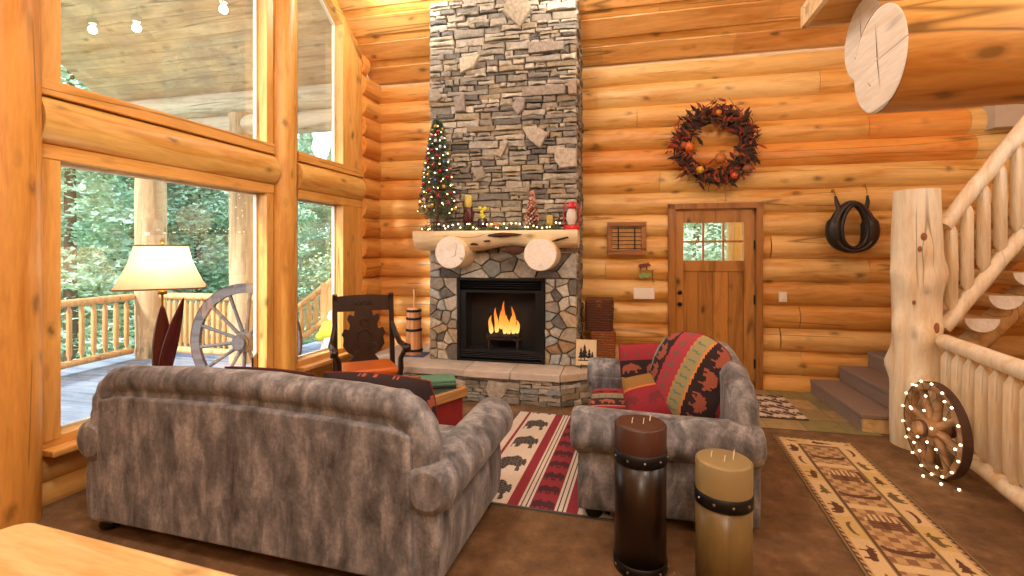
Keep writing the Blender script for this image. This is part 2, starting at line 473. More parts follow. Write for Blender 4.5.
for k in (1, 2):
    xx = px0 + (px1 - px0) * k / 3; b.bb(xx - .012, xx + .012, .03, .075, zb, zt)
b.bb(px0, px1, .03, .075, (zt + zb) / 2 - .012, (zt + zb) / 2 + .012)
b.build('door_muntin', m_door, parent=door)
b = B(); b.bb(px0, px1, .05, .056, zb, zt); b.build('door_glass', m_glass, parent=door)
uk = WB.u(680, 0)
for zz in (WB.z(680, 292.5, 0), WB.z(680, 304.5, 0)):
    k = B(); k.lathe([(.0, -.0), (.026, 0), (.026, .012), (.014, .02), (.02, .05), (0, .055)], (0, 0, 0), 16, True, Matrix.Rotation(PI / 2, 3, 'X'))
    k.build('door_knob', m_black, parent=door, loc=(uk, .03, zz))
for zz in (WB.z(752, 245, 0), 1.05, .3):
    k = B(); k.bb(-.008, .008, -.012, .0, -.05, .05); k.tube([(0, -.014, -.055), (0, -.014, .055)], .007, 8)
    k.build('door_hinge', m_black, parent=door, loc=(du1 - .01, .03, zz))
# grey plaster above the stairwell
b = B(); us = WB.u(992, -.06)
b.bb(us, U1, -.1, .1, WB.z(1000, 127, -.1), 3.4)
b2 = b.build('trim_4', plain('stairwell_plaster', hexc('B5A895'), .9, noise=.05), loc=WB.o, rz=WB.a); struct(b2)
# ------------------------------------------------------------------ stone work
STC = [hexc(h) for h in ('A09788', 'B4AA9A', '8C857A', 'C4BAA6', 'A59B8A', '7E786E', 'B0A48C', 'B8B0A0', '9A9282', '74706A', 'CDC3AE', 'A8987C')]
LOWC = STC + [hexc(h) for h in ('B2B6B4', 'C6C2B6', '9CA29E', 'BEA888', 'D0C8B6', 'A88A68', 'BCBEB6')]
def tint(r, L, a, b_):
    k = r.uniform(a, b_); return tuple(x * k for x in r.choice(L))
def guill(r, x0, x1, z0, z1, hmin, hmax, wmin, wmax, out):
    w, h = x1 - x0, z1 - z0
    hm = r.uniform(hmin, hmax)
    if h > hm * 1.25 and (w < 3.2 * wmax or h > .35) and h > hmin * 1.7 and (w / h < 6 or h > hmax):
        f = r.uniform(.32, .68); guill(r, x0, x1, z0, z0 + h * f, hmin, hmax, wmin, wmax, out); guill(r, x0, x1, z0 + h * f, z1, hmin, hmax, wmin, wmax, out); return
    if w > r.uniform(wmin, wmax) * 1.3:
        f = r.uniform(.3, .7); guill(r, x0, x0 + w * f, z0, z1, hmin, hmax, wmin, wmax, out); guill(r, x0 + w * f, x1, z0, z1, hmin, hmax, wmin, wmax, out); return
    out.append((x0, x1, z0, z1))
def stone(b, poly, P, r, t, gap=.006):
    "poly of (a,c) on a face; P maps (a,c,height) to 3-D"
    n = len(poly); cx = sum(p[0] for p in poly) / n; cz = sum(p[1] for p in poly) / n
    def sh(g, k=0):
        o = []
        for a, c in poly:
            dx, dz = cx - a, cz - c; L = math.hypot(dx, dz) + 1e-6
            m = min(g / L, .6); o.append((a + dx * m + r.uniform(-k, k), c + dz * m + r.uniform(-k, k)))
        return o
    r0, r1, r2 = sh(gap), sh(gap + .001, .001), sh(gap + .012, .004)
    vs = [P(a, c, 0) for a, c in r0] + [P(a, c, t * .75) for a, c in r1] + [P(a, c, t + r.uniform(-.004, .004)) for a, c in r2]
    vs.append(P(cx, cz, t + r.uniform(-.002, .006)))
    fs = [(k + i * n, k + (i + 1) * n, (k + 1) % n + (i + 1) * n, (k + 1) % n + i * n) for i in range(2) for k in range(n)]
    fs += [(2 * n + k, 3 * n, 2 * n + (k + 1) % n) for k in range(n)]
    b.add(vs, fs)
def quadpoly(r, c, j=.009):
    x0, x1, z0, z1 = c
    p = []
    for (a, q), (a2, q2) in zip([(x0, z0), (x1, z0), (x1, z1), (x0, z1)], [(x1, z0), (x1, z1), (x0, z1), (x0, z0)]):
        p.append((a + r.uniform(-j, j), q + r.uniform(-j, j)))
        if math.hypot(a2 - a, q2 - q) > .1: p.append(((a + a2) / 2 + r.uniform(-j, j), (q + q2) / 2 + r.uniform(-j, j)))
    return p
def voro(r, x0, x1, z0, z1, n, ax=1.6):
    sd = []
    for _ in range(n * 30):
        p = (r.uniform(x0, x1), r.uniform(z0, z1))
        if all(math.hypot((p[0] - q[0]) / ax, p[1] - q[1]) > .55 * math.sqrt((x1 - x0) * (z1 - z0) / n / ax) for q in sd): sd.append(p)
        if len(sd) == n: break
    out = []
    for i, s in enumerate(sd):
        poly = [(x0, z0), (x1, z0), (x1, z1), (x0, z1)]
        for j, q in enumerate(sd):
            if i == j: continue
            mx, mz = (s[0] + q[0]) / 2, (s[1] + q[1]) / 2; nx, nz = (q[0] - s[0]) / ax ** 2, q[1] - s[1]
            d = lambda p: (p[0] - mx) * nx + (p[1] - mz) * nz
            new = []
            for a, c in zip(poly, poly[1:] + poly[:1]):
                da, dc = d(a), d(c)
                if da <= 0: new.append(a)
                if (da < 0) != (dc < 0) and abs(da - dc) > 1e-9:
                    k = da / (da - dc); new.append((a[0] + (c[0] - a[0]) * k, a[1] + (c[1] - a[1]) * k))
            poly = new
            if len(poly) < 3: break
        if len(poly) >= 3:
            q = [poly[0]]
            for p in poly[1:]:
                if math.hypot(p[0] - q[-1][0], p[1] - q[-1][1]) > .012: q.append(p)
            if len(q) >= 3: out.append(q)
    return out
rs = random.Random(21)
VF = -.75
CU0, CU1 = WB.u(430, VF), WB.u(577, VF)
HZ = .345                                   # hearth top
MZ = WB.z(500, 250, VF - .1)
iu0, iu1 = WB.u(458, VF), WB.u(545, VF); iz1 = WB.z(500, 278, VF)
ch = B()
ch.mi = 1; ch.col = (1, 1, 1)
ch.bb(CU0 + .02, CU1 - .02, VF + .25, .1, 0, 6.0)
ch.bb(CU0 + .02, iu0 - .0, VF + .02, VF + .3, 0, iz1 + .01); ch.bb(iu1, CU1 - .02, VF + .02, VF + .3, 0, iz1 + .01)
ch.bb(CU0 + .02, CU1 - .02, VF + .02, VF + .3, iz1 + .0, 6.0)
ch.mi = 0
PF = lambda a, c, t: (a, VF + .02 - t, c)
cells = []
guill(rs, CU0, CU1, iz1 + .28, 5.2, .042, .10, .10, .42, cells)
for c in cells:
    ch.col = tint(rs, STC, .74, 1.05)
    stone(ch, quadpoly(rs, c), PF, rs, rs.uniform(.015, .055))
# big pale feature stones
def ppoly(pts): return [(WB.u(x, VF - .03), WB.z(x, y, VF - .03)) for x, y in pts]
for pts, h in (([(502, 12), (507, -2), (527, -3), (533, 9), (520, 28)], 'A89A84'), ([(459, 58), (481, 54), (474, 68), (460, 74)], 'C9BCA4'),
               ([(510, 105), (519, 96), (526, 99), (524, 110), (518, 116)], 'A0958A'), ([(521, 127), (535, 125), (549, 133), (540, 149), (529, 141)], 'B8AC98'),
               ([(554, 150), (558, 147), (577, 148), (577, 167), (561, 169), (554, 161)], 'C2B5A2'), ([(495, 156), (505, 137), (509, 142), (501, 158)], 'B6A890'),
               ([(521, 87), (566, 84), (566, 94), (522, 97)], '9A8E80'), ([(527, 43), (565, 41), (565, 50), (528, 54)], '9E9284'), ([(567, 79), (577, 79), (577, 95), (568, 95)], 'A8947E'),
               ([(471, 170), (483, 165), (486, 178), (477, 181)], '9C907E'), ([(453, 97), (465, 93), (466, 112), (455, 113)], '94867C'), ([(428, 90), (438, 88), (443, 98), (436, 103), (428, 102)], 'A09684')):
    ch.col = hexc(h); p = ppoly(pts); stone(ch, p[::-1], PF, rs, .072)
for (a, c, z0, z1, n, ax) in ((CU0, iu0, HZ, iz1, 24, 1.1), (iu1, CU1, HZ, iz1, 26, 1.1), (CU0, CU1, iz1, iz1 + .29, 18, 1.3)):
    for poly in voro(rs, a, c, z0, z1, n, ax):
        ch.col = tint(rs, LOWC, .75, 1.1); stone(ch, poly, PF, rs, rs.uniform(.03, .06), .006)
for X, sg in ((CU1 - .02, 1), (CU0 + .02, -1)):
    cells = []; guill(rs, VF, .0, HZ, 5.2, .04, .1, .1, .3, cells)
    PS = (lambda X, sg: lambda a, c, t: (X + sg * t, a, c))(X, sg)
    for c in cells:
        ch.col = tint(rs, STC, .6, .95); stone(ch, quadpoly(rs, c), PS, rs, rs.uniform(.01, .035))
chimney = ch.build('stone_chimney', [m_stone, m_mortar], loc=WB.o, rz=WB.a)
tag(chimney, 'tall grey ledge-stone chimney rising from the fireplace to the ceiling', 'chimney')

# hearth
hp = [(-1.62, -.02), (-1.62, -1.2), (WB.u(562, -1.2), -1.2), (1.2, -.92), (1.2, -.02)]
hearth = empty('raised_hearth', WB.o, WB.a)
tag(hearth, 'raised stone hearth with pale slab top below the fireplace', 'hearth')
b = B(); b.mi = 1
inn = [(-1.6, -.02), (-1.6, -1.15), (hp[2][0] - .02, -1.15), (1.16, -.89), (1.16, -.02)]
b.prism(inn, 'z', 0, HZ - .075); b.mi = 0
for (p, q, n) in ((inn[1], inn[2], 44), (inn[2], inn[3], 8), (inn[3], inn[4], 14)):
    p, q = Vector(p), Vector(q); d = (q - p); L = d.length; d.normalize(); nr = Vector((d.y, -d.x))
    PP = (lambda p, d, nr: lambda a, c, t: ((p + d * a + nr * (t - .01)).x, (p + d * a + nr * (t - .01)).y, c))(p, d, nr)
    cells = []; guill(rs, 0, L, 0, HZ - .075, .04, .075, .12, .34, cells)
    for c in cells:
        b.col = tint(rs, LOWC, .6, 1.0); stone(b, quadpoly(rs, c), PP, rs, rs.uniform(.015, .04), .005)
    for q_ in (.30, .52, .71):
        if L < 1: break
        x_ = L * q_; b.col = tint(rs, [hexc('C4B8A4')], .85, 1.05)
        stone(b, [(x_ - .12, .15), (x_ - .06, .03), (x_ + .02, .01), (x_ + .11, .1), (x_ + .12, .22), (x_ - .08, .25)], PP, rs, .055, .005)
b.build('stone_base', [m_stone, m_mortar], parent=hearth)
m_slabs = toned('slab_top', .65, .2, 9, .2)
cuts = [-1.62, -1.0, WB.u(466, -1.1), WB.u(512, -1.1), hp[2][0] - .02]
for k, (a, c) in enumerate(zip(cuts, cuts[1:])):
    b = B(); b.col = tint(rs, [hexc('D0C4B4')], .9, 1.05)
    b.bb(a + .003, c - .003, -1.2 + rs.uniform(-.01, .01), -.7 if a > CU0 - .1 and c < CU1 + .1 else -.02, HZ - .075, HZ)
    b.build('hearth_slab', m_slabs, parent=hearth, bevel=.008)
b = B(); b.col = hexc('C4B49C')
b.prism([(cuts[-1] + .003, -1.2), (hp[2][0], -1.2), (1.2, -.92), (1.2, -.02), (cuts[-1] + .003, -.02)], 'z', HZ - .075, HZ)
b.build('hearth_slab', m_slabs, parent=hearth, bevel=.008)

# fireplace insert
ins = empty('fireplace_insert', WB.o, WB.a); tag(ins, 'black metal gas fireplace with louvred grilles set into the stone', 'fireplace')
y0 = VF - .035; zb_ = HZ + .005
b = B()
ox = .035
b.bb(iu0, iu0 + ox, y0, VF + .3, zb_, iz1); b.bb(iu1 - ox, iu1, y0, VF + .3, zb_, iz1)
b.bb(iu0, iu1, y0, VF + .3, iz1 - .03, iz1); b.bb(iu0, iu1, y0, VF + .3, zb_, zb_ + .02)
g1 = iz1 - .17; g0 = zb_ + .13
b.bb(iu0 + ox, iu1 - ox, y0 + .01, y0 + .03, g1, g1 + .03); b.bb(iu0 + ox, iu1 - ox, y0 + .01, y0 + .03, g0 - .02, g0)
for a in (iu0 + ox, iu1 - ox - .07): b.bb(a, a + .07, y0 + .012, y0 + .04, g0, g1)
b.build('surround', m_black, parent=ins, bevel=.003)
for nm, za, zc in (('upper_grille', g1 + .035, iz1 - .035), ('lower_grille', zb_ + .025, g0 - .025)):
    b = B(); n = 4
    for k in range(n):
        z = za + (zc - za) * (k + .5) / n; b.box(((iu0 + iu1) / 2, y0 + .03, z), (iu1 - iu0 - 2 * ox, .05, .008), rx=R(-35))
    b.build(nm, m_black, parent=ins)
b = B(); a0, a1 = iu0 + ox + .06, iu1 - ox - .06
b.bb(a0, a1, VF + .22, VF + .24, g0, g1); b.bb(a0 - .01, a0, y0 + .04, VF + .24, g0, g1); b.bb(a1, a1 + .01, y0 + .04, VF + .24, g0, g1)
b.bb(a0, a1, y0 + .04, VF + .24, g1, g1 + .01); b.bb(a0, a1, y0 + .04, VF + .24, g0 - .01, g0)
b.build('firebox', plain('soot_firebox', hexc('1A1817'), .8, noise=.3), parent=ins)
b = B(); b.bb(a0, a1, y0 + .035, y0 + .039, g0, g1); b.build('glass_front', m_fglass, parent=ins)
cx = WB.u(502.5, VF); zf = WB.z(502, 331, VF + .05)
m_flogs = plain('charred_logs', hexc('3A2A20'), .9, noise=.4)
b = B()
for a, y, z, r_, tl in ((-.02, .05, -.02, .035, .35), (.03, .0, -.06, .04, -.4), (-.06, -.02, -.075, .03, .2), (.08, .05, -.04, .03, .9)):
    b.tube([(cx + a - .15 * cos(tl), VF + .08 + y, zf + z), (cx + a, VF + .08 + y + .02, zf + z + .02), (cx + a + .15 * cos(tl), VF + .08 + y - .02 * tl, zf + z)], [r_ * .8, r_, r_ * .7], 10)
b.bb(cx - .2, cx + .2, VF + .02, VF + .16, zf - .1, zf - .09)
for k in range(7): b.bb(cx - .19 + k * .062, cx - .18 + k * .062, VF + .01, VF + .02, zf - .1, zf - .02)
for k in (-1, 1): b.bb(cx + k * .17 - .01, cx + k * .17 + .01, VF + .02, VF + .15, g0, zf - .09)
b.build('gas_logs', m_flogs, parent=ins)
t = NT('flame')
tc_ = t.node('ShaderNodeTexCoord'); sp = t.node('ShaderNodeSeparateXYZ'); t.l.new(tc_.outputs['Object'], sp.inputs[0])
mr = t.node('ShaderNodeMapRange'); mr.inputs['From Min'].default_value = 0; mr.inputs['From Max'].default_value = .27; t.l.new(sp.outputs['Z'], mr.inputs['Value'])
col = t.ramp(mr.outputs[0], [(0, (1, .62, .16)), (.4, (1, .36, .05)), (1, (.95, .16, .01))])
t.base((0, 0, 0), 1); t.l.new(col, t.bs.inputs['Emission Color']); t.bs.inputs['Emission Strength'].default_value = 1.5
m_flame = t.mat
rf = random.Random(4)
fl = [(-.13, .17), (-.085, .24), (-.04, .25), (.01, .31), (.035, .17), (.07, .19), (.10, .26), (.13, .13), (-.06, .12), (.05, .12)]
for k, (a, h) in enumerate(fl):
    b = B(); n = 10; pts = []; rad = []
    ph = rf.uniform(0, 6)
    for i in range(n + 1):
        q = i / n
        pts.append((.02 * sin(ph + q * 5) * q, .008 * cos(ph + q * 4), h * 1.22 * q)); rad.append(max(.0015, .03 * (1 - q) ** .8 * (.5 + 1.1 * q ** .4)))
    b.tube(pts, rad, 8)
    b.build('flame', m_flame, parent=ins, loc=(cx + a * 1.15, VF + .05 + .05 * (k % 3), zf - .03))

# mantel: half log with two corbel logs
mantel = empty('log_mantel', WB.o, WB.a); tag(mantel, 'thick pale half-log mantel shelf on two round log corbels', 'mantel shelf')
vm = VF - .14
mu0, mu1 = WB.u(417.5, vm), WB.u(578.5, vm); mz1 = WB.z(500, 231, vm)
b = B(); n = 40; prof = []
seg = 14
vs = []
rm = random.Random(9)
for i in range(n + 1):
    q = i / n; u = mu0 + (mu1 - mu0) * q
    rad = .135 + .02 * sin(q * 7) + .015 * sin(q * 17 + 1) - (.012 if q < .02 or q > .98 else 0)
    zt = mz1 - .0
    for k in range(seg + 1):
        a = PI + PI * k / seg
        y = vm + .02 + cos(a) * rad * 1.15; z = zt - .03 + sin(a) * (rad * 1.1 + .02)
        vs.append((u, y, z))
    vs.append((u, vm + .02 + rad * 1.1, zt)); vs.append((u, vm + .02 - rad * 1.1, zt - .0))
m_ = seg + 3
fs = [(i * m_ + k, i * m_ + (k + 1) % m_, (i + 1) * m_ + (k + 1) % m_, (i + 1) * m_ + k) for i in range(n) for k in range(m_)]
b.add(vs, fs, True); b.add(vs[:m_], [tuple(range(m_))]); b.add(vs[-m_:], [tuple(range(m_))[::-1]])
mb = b.build('mantel_log', m_peelx, parent=mantel)
b = B(); b.col = (1, 1, 1)      # dark bark scars
m_bark = plain('bark_scar', hexc('4A2E1C'), .9, noise=.4)
def scar(px, py, w, h, r=0, dv=0):
    b = B(); u, z = WB.u(px, vm - .16), WB.z(px, py, vm - .15)
    pts = [(u + w * cos(a) * (1 + .25 * rm.uniform(-1, 1)), z + h * sin(a) * (1 + .3 * rm.uniform(-1, 1)) + r * w * cos(a)) for a in [2 * PI * i / 12 for i in range(12)]]
    q = 12
    b.add([(u, vm - .172 + dv, z)] + [(a, vm - .118 + dv, c) for a, c in pts], [(0, 1 + i, 1 + (i + 1) % q) for i in range(q)], True)
    b.build('bark_scar', m_bark, parent=mb)
scar(512, 250, .13, .05, .0); scar(560, 239, .1, .014, .25); scar(473, 244, .05, .016); scar(500, 235, .22, .028, .02); scar(486, 241, .05, .012)
for k, (px, py, pr) in enumerate(((450, 252.5, 16.3), (540, 254.5, 16.8))):
    v0 = VF - .40; u = WB.u(px, v0); z = WB.z(px, py, v0); Y = WB.w(u, v0).y; r_ = pr * Y / F
    c = B(); c.mi = 0
    c.tube([(u, VF + .02, z), (u, VF - .2, z), (u, v0 + .01, z), (u, v0, z)], [r_, r_, r_, r_ * .96], 32)
    c.mi = 1; c.lathe([(0, .001), (r_ * .95, .001), (r_ * .95, 0)], (u, v0, z), 32, False, Matrix.Rotation(PI / 2, 3, 'X'))
    c.build('corbel_log', [m_peelx, m_endgrain], parent=mantel)
# ------------------------------------------------------------------ porch and garden
t = NT('weathered_boards'); 
m_porch = wood('porch_ceiling_board', hexc('DCC6A6'), hexc('B89C7C'), 'x', rough=.7, tone=True, knots=.6, weather=hexc('A08C7C'))
m_deck = wood('deck_board', hexc('8F9CAE'), hexc('74808F'), 'x', rough=.7, tone=True, knots=.1)
m_grey = wood('weathered_log', hexc('C8AE8C'), hexc('A58866'), 'z', rough=.7, tone=True, knots=.6)
m_greyx = wood('weathered_beam', hexc('CDBFA8'), hexc('A8957C'), 'x', rough=.7, tone=True, knots=.4)
PV = .25
uc, ub_ = WB.u(151, PV), WB.u(243, PV)
ur = WB.u(107, PV)
plank_roof('ceiling_porch', 4.12 - .62 * 0, .62, 6.5, lambda v: ur - .0 + .053 * v, lambda v: uw(v, .30), m_porch, random.Random(8), w=.16).location = WB.w(0, PV)
PB = -.1
b = B(); r_ = random.Random(2); v = -6.5
while v < 1.9:
    lim = uw(v, .28)
    x0, x1 = (uc - .75 - .0 * v, lim) if v < .55 else (-4.35, -1.2)
    mid = r_.uniform(x0 + .5, x1 - .4) if x1 - x0 > 1.2 else x1
    for a, c in ((x0, mid), (mid, x1)):
        if c - a < .05: continue
        q = r_.uniform(.85, 1.1); b.col = (q, q, q * 1.02); b.bb(a + .002, c - .002, v + .004, v + .136, PB - .04, PB)
    v += .14
b.col = (.4, .4, .4); b.bb(uc - .75, uw(.5, .3), -6.5, .5, PB - .2, PB - .06); b.bb(-4.3, -1.25, .5, 1.9, PB - .2, PB - .06)
tag(struct(b.build('deck', m_deck, loc=WB.o, rz=WB.a)))
for u, tx in ((uc, 'thick weathered porch post behind the lamp at the deck corner'), (ub_, 'weathered porch post beyond the grey wagon wheel')):
    b = B(); post(b, (0, 0), .215 if u == uc else .19, PB, 3.75, tone=(1, .95, .85))
    tag(b.build('porch_post', m_grey, loc=WB.w(u, PV)), tx, 'post')
b = B(); b.col = (1, 1, 1)
for z, rr in ((3.93, .19), (3.58, .17)):
    log_run(b, ur, uw(.5, .35), PV, z, r=rr)
tag(b.build('porch_beam', m_greyx, loc=WB.o, rz=WB.a), 'pair of stacked pale porch logs under the outer edge of the porch roof', 'log beam')
m_outrail = wood('outdoor_rail', hexc('E0B47C'), hexc('C08E56'), 'z', rough=.6, tone=True, knots=.3)
def rail(name, A, Bp, h0, h1, n, label, top_r=.055, bal_r=.034, mat=None, parent_extra=None, botz=None, cap=0.0, cat='railing', group=None, bal_ends=True, rr=None):
    "railing from world point A to Bp (feet), bottom rail h0, top rail h1 above"
    rr = rr or random.Random(3); mat = mat or m_outrail
    A, Bp = Vector(A), Vector(Bp); d = Bp - A
    root = empty(name, A); tag(root, label, cat, group)
    for nm, h, r_ in (('top_rail', h1, top_r), ('bottom_rail', h0, top_r * .95)):
        b = B(); m = 10; b.col = (1.05, 1, .95)
        b.tube([d * (i / m) + Vector((rr.uniform(-.006, .006), rr.uniform(-.006, .006), h + rr.uniform(-.004, .004))) for i in range(m + 1)], [r_ * rr.uniform(.94, 1.04) for _ in range(m + 1)], 14)
        b.build(nm, mat, parent=root)
    for k in range(n):
        q = (k + .5) / n; p = d * q; b = B(); tt = rr.uniform(.9, 1.05); b.col = (tt, tt * .96, tt * .9)
        lo, hi = h0 + top_r * .4, h1 - top_r * .3; L = hi - lo; ra = bal_r
        b.tube([(0, 0, lo), (0, 0, lo + L * .07), (0, 0, lo + L * .13), (rr.uniform(-.004, .004), 0, lo + L * .5), (0, 0, lo + L * .87), (0, 0, lo + L * .93), (0, 0, hi)],
               [ra * .42, ra * .5, ra, ra * rr.uniform(.95, 1.08), ra * .95, ra * .5, ra * .42], 12)
        b.build('baluster', mat, parent=root, loc=p)
    return root
cp = WB.w(uc, PV, PB)
dirL = Vector((-.13, -.99, 0)).normalized()
rail('deck_railing', cp + dirL * 4.9 + Vector((-.12, 0, 0)), cp + dirL * .22 + Vector((-.12, 0, 0)), .14, 1.0, 27, 'log deck railing left of the lamp, running toward the house', rr=random.Random(5))
rail('deck_railing', WB.w(uc + .22, PV, PB), WB.w(ub_ - .19, PV, PB), .14, 1.0, 13, 'log deck railing between the two porch posts', rr=random.Random(6))
a = WB.w(ub_ + .19, PV, PB); rail('deck_railing', a, WB.w(ub_ + .62, PV, PB), .14, 1.0, 3, 'short log deck railing just past the wagon wheel', rr=random.Random(7))
SV = 1.35
def onv(px, py, v): u = WB.u(px, v); return WB.w(u, v, WB.z(px, py, v))
A_, B_ = onv(292, 312, SV), onv(333, 280, SV)
rail('porch_stair_railing', (A_.x, A_.y, A_.z - .62), (B_.x, B_.y, B_.z - .62), .02, .62, 6, 'sloping log stair railing seen through the narrow window', rr=random.Random(8), bal_r=.04)
b = B(); q = onv(324.5, 300, SV - .02); post(b, (0, 0), .06, PB, q.z + .3, n=3)
tag(b.build('porch_stair_post', m_outrail, loc=(q.x, q.y, 0)), 'short upright post of the porch stair railing seen through narrow window', 'post')
# yellow sack shape beside the stair rail
q = gp(327, 352, PB); k = q.y / 8
ty = empty('porch_ornament', q); tag(ty, 'yellow and white ornament standing on the porch outside the narrow window', 'ornament')
b = B(); b.ball((.03, 0, .36), (.16, .14, .13)); b.ball((-.1, 0, .27), (.09, .1, .08)); b.ball((-.0, .03, .47), (.09, .09, .06)); b.build('yellow_body', plain('yellow_cloth', hexc('E8DC3C'), .7), parent=ty)
b = B(); b.lathe([(.15, 0), (.16, .05), (.12, .18), (.08, .26)], (.05, 0, 0), 14); b.ball((.1, 0, .62), (.09, .08, .1)); b.build('white_base', plain('white_cloth', hexc('E4E8EE'), .7), parent=ty)

# ground and trees
b = B(); b.add([(-90, -20, -2.2), (60, -20, -2.2), (60, 110, -2.2), (-90, 110, -2.2)], [(0, 1, 2, 3)])
struct(b.build('ground', plain('meadow', hexc('7E9A62'), .95, noise=.3, nscale=.6)))
m_bark2 = plain('tree_bark', hexc('6E5C4C'), .9, noise=.3)
def foliage(name, c0, c1):
    t = NT(name); v = t.coords(); n = t.noise(v, 1.3, 3)
    t.base(t.ramp(n, [(.3, c0), (.7, c1)]), .8)
    t.bs.inputs['Transmission Weight'].default_value = 0
    return t.mat
m_leafs = [foliage('fir_needles', hexc('95BBA4'), hexc('C6E0C2')), foliage('aspen_leaves', hexc('B4D4A2'), hexc('E0EEC8'))]
def conifer(r, H, W, mat, dens=1.0, broad=False):
    b = B(); n = int(7500 * dens)
    for k in range(n):
        q = r.random() ** .8; z = H * (.06 + .94 * q)
        prof = (1 - q) ** .8 * (1 + .35 * sin(z * 4.5)) if not broad else (sin(PI * min(1, q * .95 + .04)) ** .6) * (1 + .3 * sin(z * 2.3 + r.random()))
        rad = W * prof * (r.random() ** .45); a = r.uniform(0, 2 * PI)
        c = Vector((rad * cos(a), rad * sin(a), z - rad * .25))
        s = r.uniform(.05, .13) * (H / 10) ** .4
        for _ in range(2):
            u = Vector((r.gauss(0, 1), r.gauss(0, 1), r.gauss(0, .5))).normalized() * s
            w = Vector((r.gauss(0, 1), r.gauss(0, 1), r.gauss(0, .6))).normalized() * s * .5
            b.add([c - u * .5, c + w, c + u, c - w], [(0, 1, 2, 3)])
    return b
protos = []
rt_ = random.Random(31)
for k in range(4):
    broad = k == 3; H = (11, 13, 9.5, 9)[k]; W = (1.9, 2.2, 2.0, 2.6)[k]
    root = empty('broadleaf_tree' if broad else 'fir_tree', (0, 0, 0))
    b = B(); post(b, (0, 0), .16, 0, H * .9, n=6, wob=.02, seg=10)
    b.v = [(x * (1 - z / H * .9), y * (1 - z / H * .9), z) for x, y, z in b.v]
    b.build('trunk', m_bark2, parent=root)
    conifer(rt_, H, W, None, 1.4, broad).build('foliage', m_leafs[1 if broad else 0], parent=root, fixn=False)
    protos.append(root)
spots = []
for dist, n in ((15, 7), (20, 8), (26, 9), (34, 9)):
    for k in range(n):
        a = -52 + (52 - 12) * (k + rt_.uniform(.15, .85)) / n
        spots.append((dist * rt_.uniform(.92, 1.1), a))
for d, a in ((18, -60), (16, -66), (21, 14), (23, 18), (25, 22), (20, 26), (13, 21), (14, 26), (16, 23.5)): spots.append((d, a))
used = [False] * 4
for i, (d, a) in enumerate(spots):
    k = rt_.choice((0, 0, 1, 2, 2, 3))
    o = protos[k] if not used[k] else copy_tree(protos[k]); used[k] = True
    o.location = (d * sin(R(a)), d * cos(R(a)), -2.2); s = rt_.uniform(.75, 1.1); o.scale = (s, s, s * (d / 24) ** .35); o.rotation_euler.z = rt_.uniform(0, 6)
    if k == 3: tag(o, 'pale green leafy tree among the woods outside the windows', 'tree', 'leafy trees in the woods outside')
    else: tag(o, 'green fir tree among the woods outside the windows', 'tree', 'fir trees in the woods outside')
for k in range(4):
    if not used[k]:
        for c in children(protos[k]): bpy.data.objects.remove(c)
        bpy.data.objects.remove(protos[k])

p_ = WB.w(WB.u(737, 1.7), 1.7); b = B(); post(b, (0, 0), .14, -2.2, 3.2, tone=(1, .85, .62))
tag(b.build('porch_post', m_outrail, loc=p_), 'orange porch post seen through the right panes of the front door', 'post')
# grey wagon wheel leaning outside the window
m_wheel = wood('grey_wheel_wood', hexc('5E5654'), hexc('403A38'), 'x', rough=.8, knots=0)
m_wheelb = wood('brown_wheel_wood', hexc('A07C58'), hexc('6E5038'), 'x', rough=.6, knots=0)
m_rust = plain('rusty_iron', hexc('5A4238'), .7, .4, .3)
def wagon_wheel(label, rad, n, mat, thick=.045, hub=.11, hubl=.22, iron=None, loc=(0, 0, 0), rz=0, tilt=0, spw=.022):
    "wheel in its own xz plane, centre at z = rad"
    root = empty('wagon_wheel', loc); root.rotation_euler = (tilt, 0, rz); tag(root, label, 'wagon wheel')
    b = B(); m = 48; rw = rad * .12
    sec = [(-thick / 2, rad - rw * 1.3), (thick / 2, rad - rw * 1.3), (thick / 2, rad), (-thick / 2, rad)]
    vs = []
    for i in range(m):
        a = 2 * PI * i / m
        for y, r_ in sec: vs.append((r_ * cos(a), y, rad + r_ * sin(a)))
    b.add(vs, [(i * 4 + k, i * 4 + (k + 1) % 4, ((i + 1) % m) * 4 + (k + 1) % 4, ((i + 1) % m) * 4 + k) for i in range(m) for k in range(4)])
    b.build('rim', mat, parent=root, bevel=.004)
    b = B(); vs = []
    for i in range(m):
        a = 2 * PI * i / m
        for y, r_ in [(-thick / 2 - .002, rad - .001), (thick / 2 + .002, rad - .001), (thick / 2 + .002, rad + .007), (-thick / 2 - .002, rad + .007)]: vs.append((r_ * cos(a), y, rad + r_ * sin(a)))
    b.add(vs, [(i * 4 + k, i * 4 + (k + 1) % 4, ((i + 1) % m) * 4 + (k + 1) % 4, ((i + 1) % m) * 4 + k) for i in range(m) for k in range(4)])
    b.build('iron_tyre', iron or m_rust, parent=root)
    for k in range(n):
        a = 2 * PI * (k + .3) / n; b = B()
        b.tube([(hub * .6 * cos(a), 0, rad + hub * .6 * sin(a)), (rad * .5 * cos(a), 0, rad + rad * .5 * sin(a)), ((rad - rw) * cos(a), 0, rad + (rad - rw) * sin(a))], [spw, spw * .8, spw * .9], 10)
        b.build('spoke', mat, parent=root)
    b = B(); M = Matrix.Rotation(PI / 2, 3, 'X')
    b.lathe([(hub * .55, -hubl / 2), (hub * .7, -hubl * .42), (hub * .85, -hubl * .2), (hub, -hubl * .1), (hub, hubl * .1), (hub * .8, hubl * .22), (hub * .62, hubl * .5)], (0, 0, rad), 20, True, M)
    b.build('hub', mat, parent=root)
    for y in (-hubl * .34, hubl * .34):
        b = B(); b.lathe([(hub * .80, -.012), (hub * .83, -.012), (hub * .83, .012), (hub * .80, .012)], (0, y, rad), 20, True, M); b.build('hub_band', iron or m_rust, parent=root)
    return root
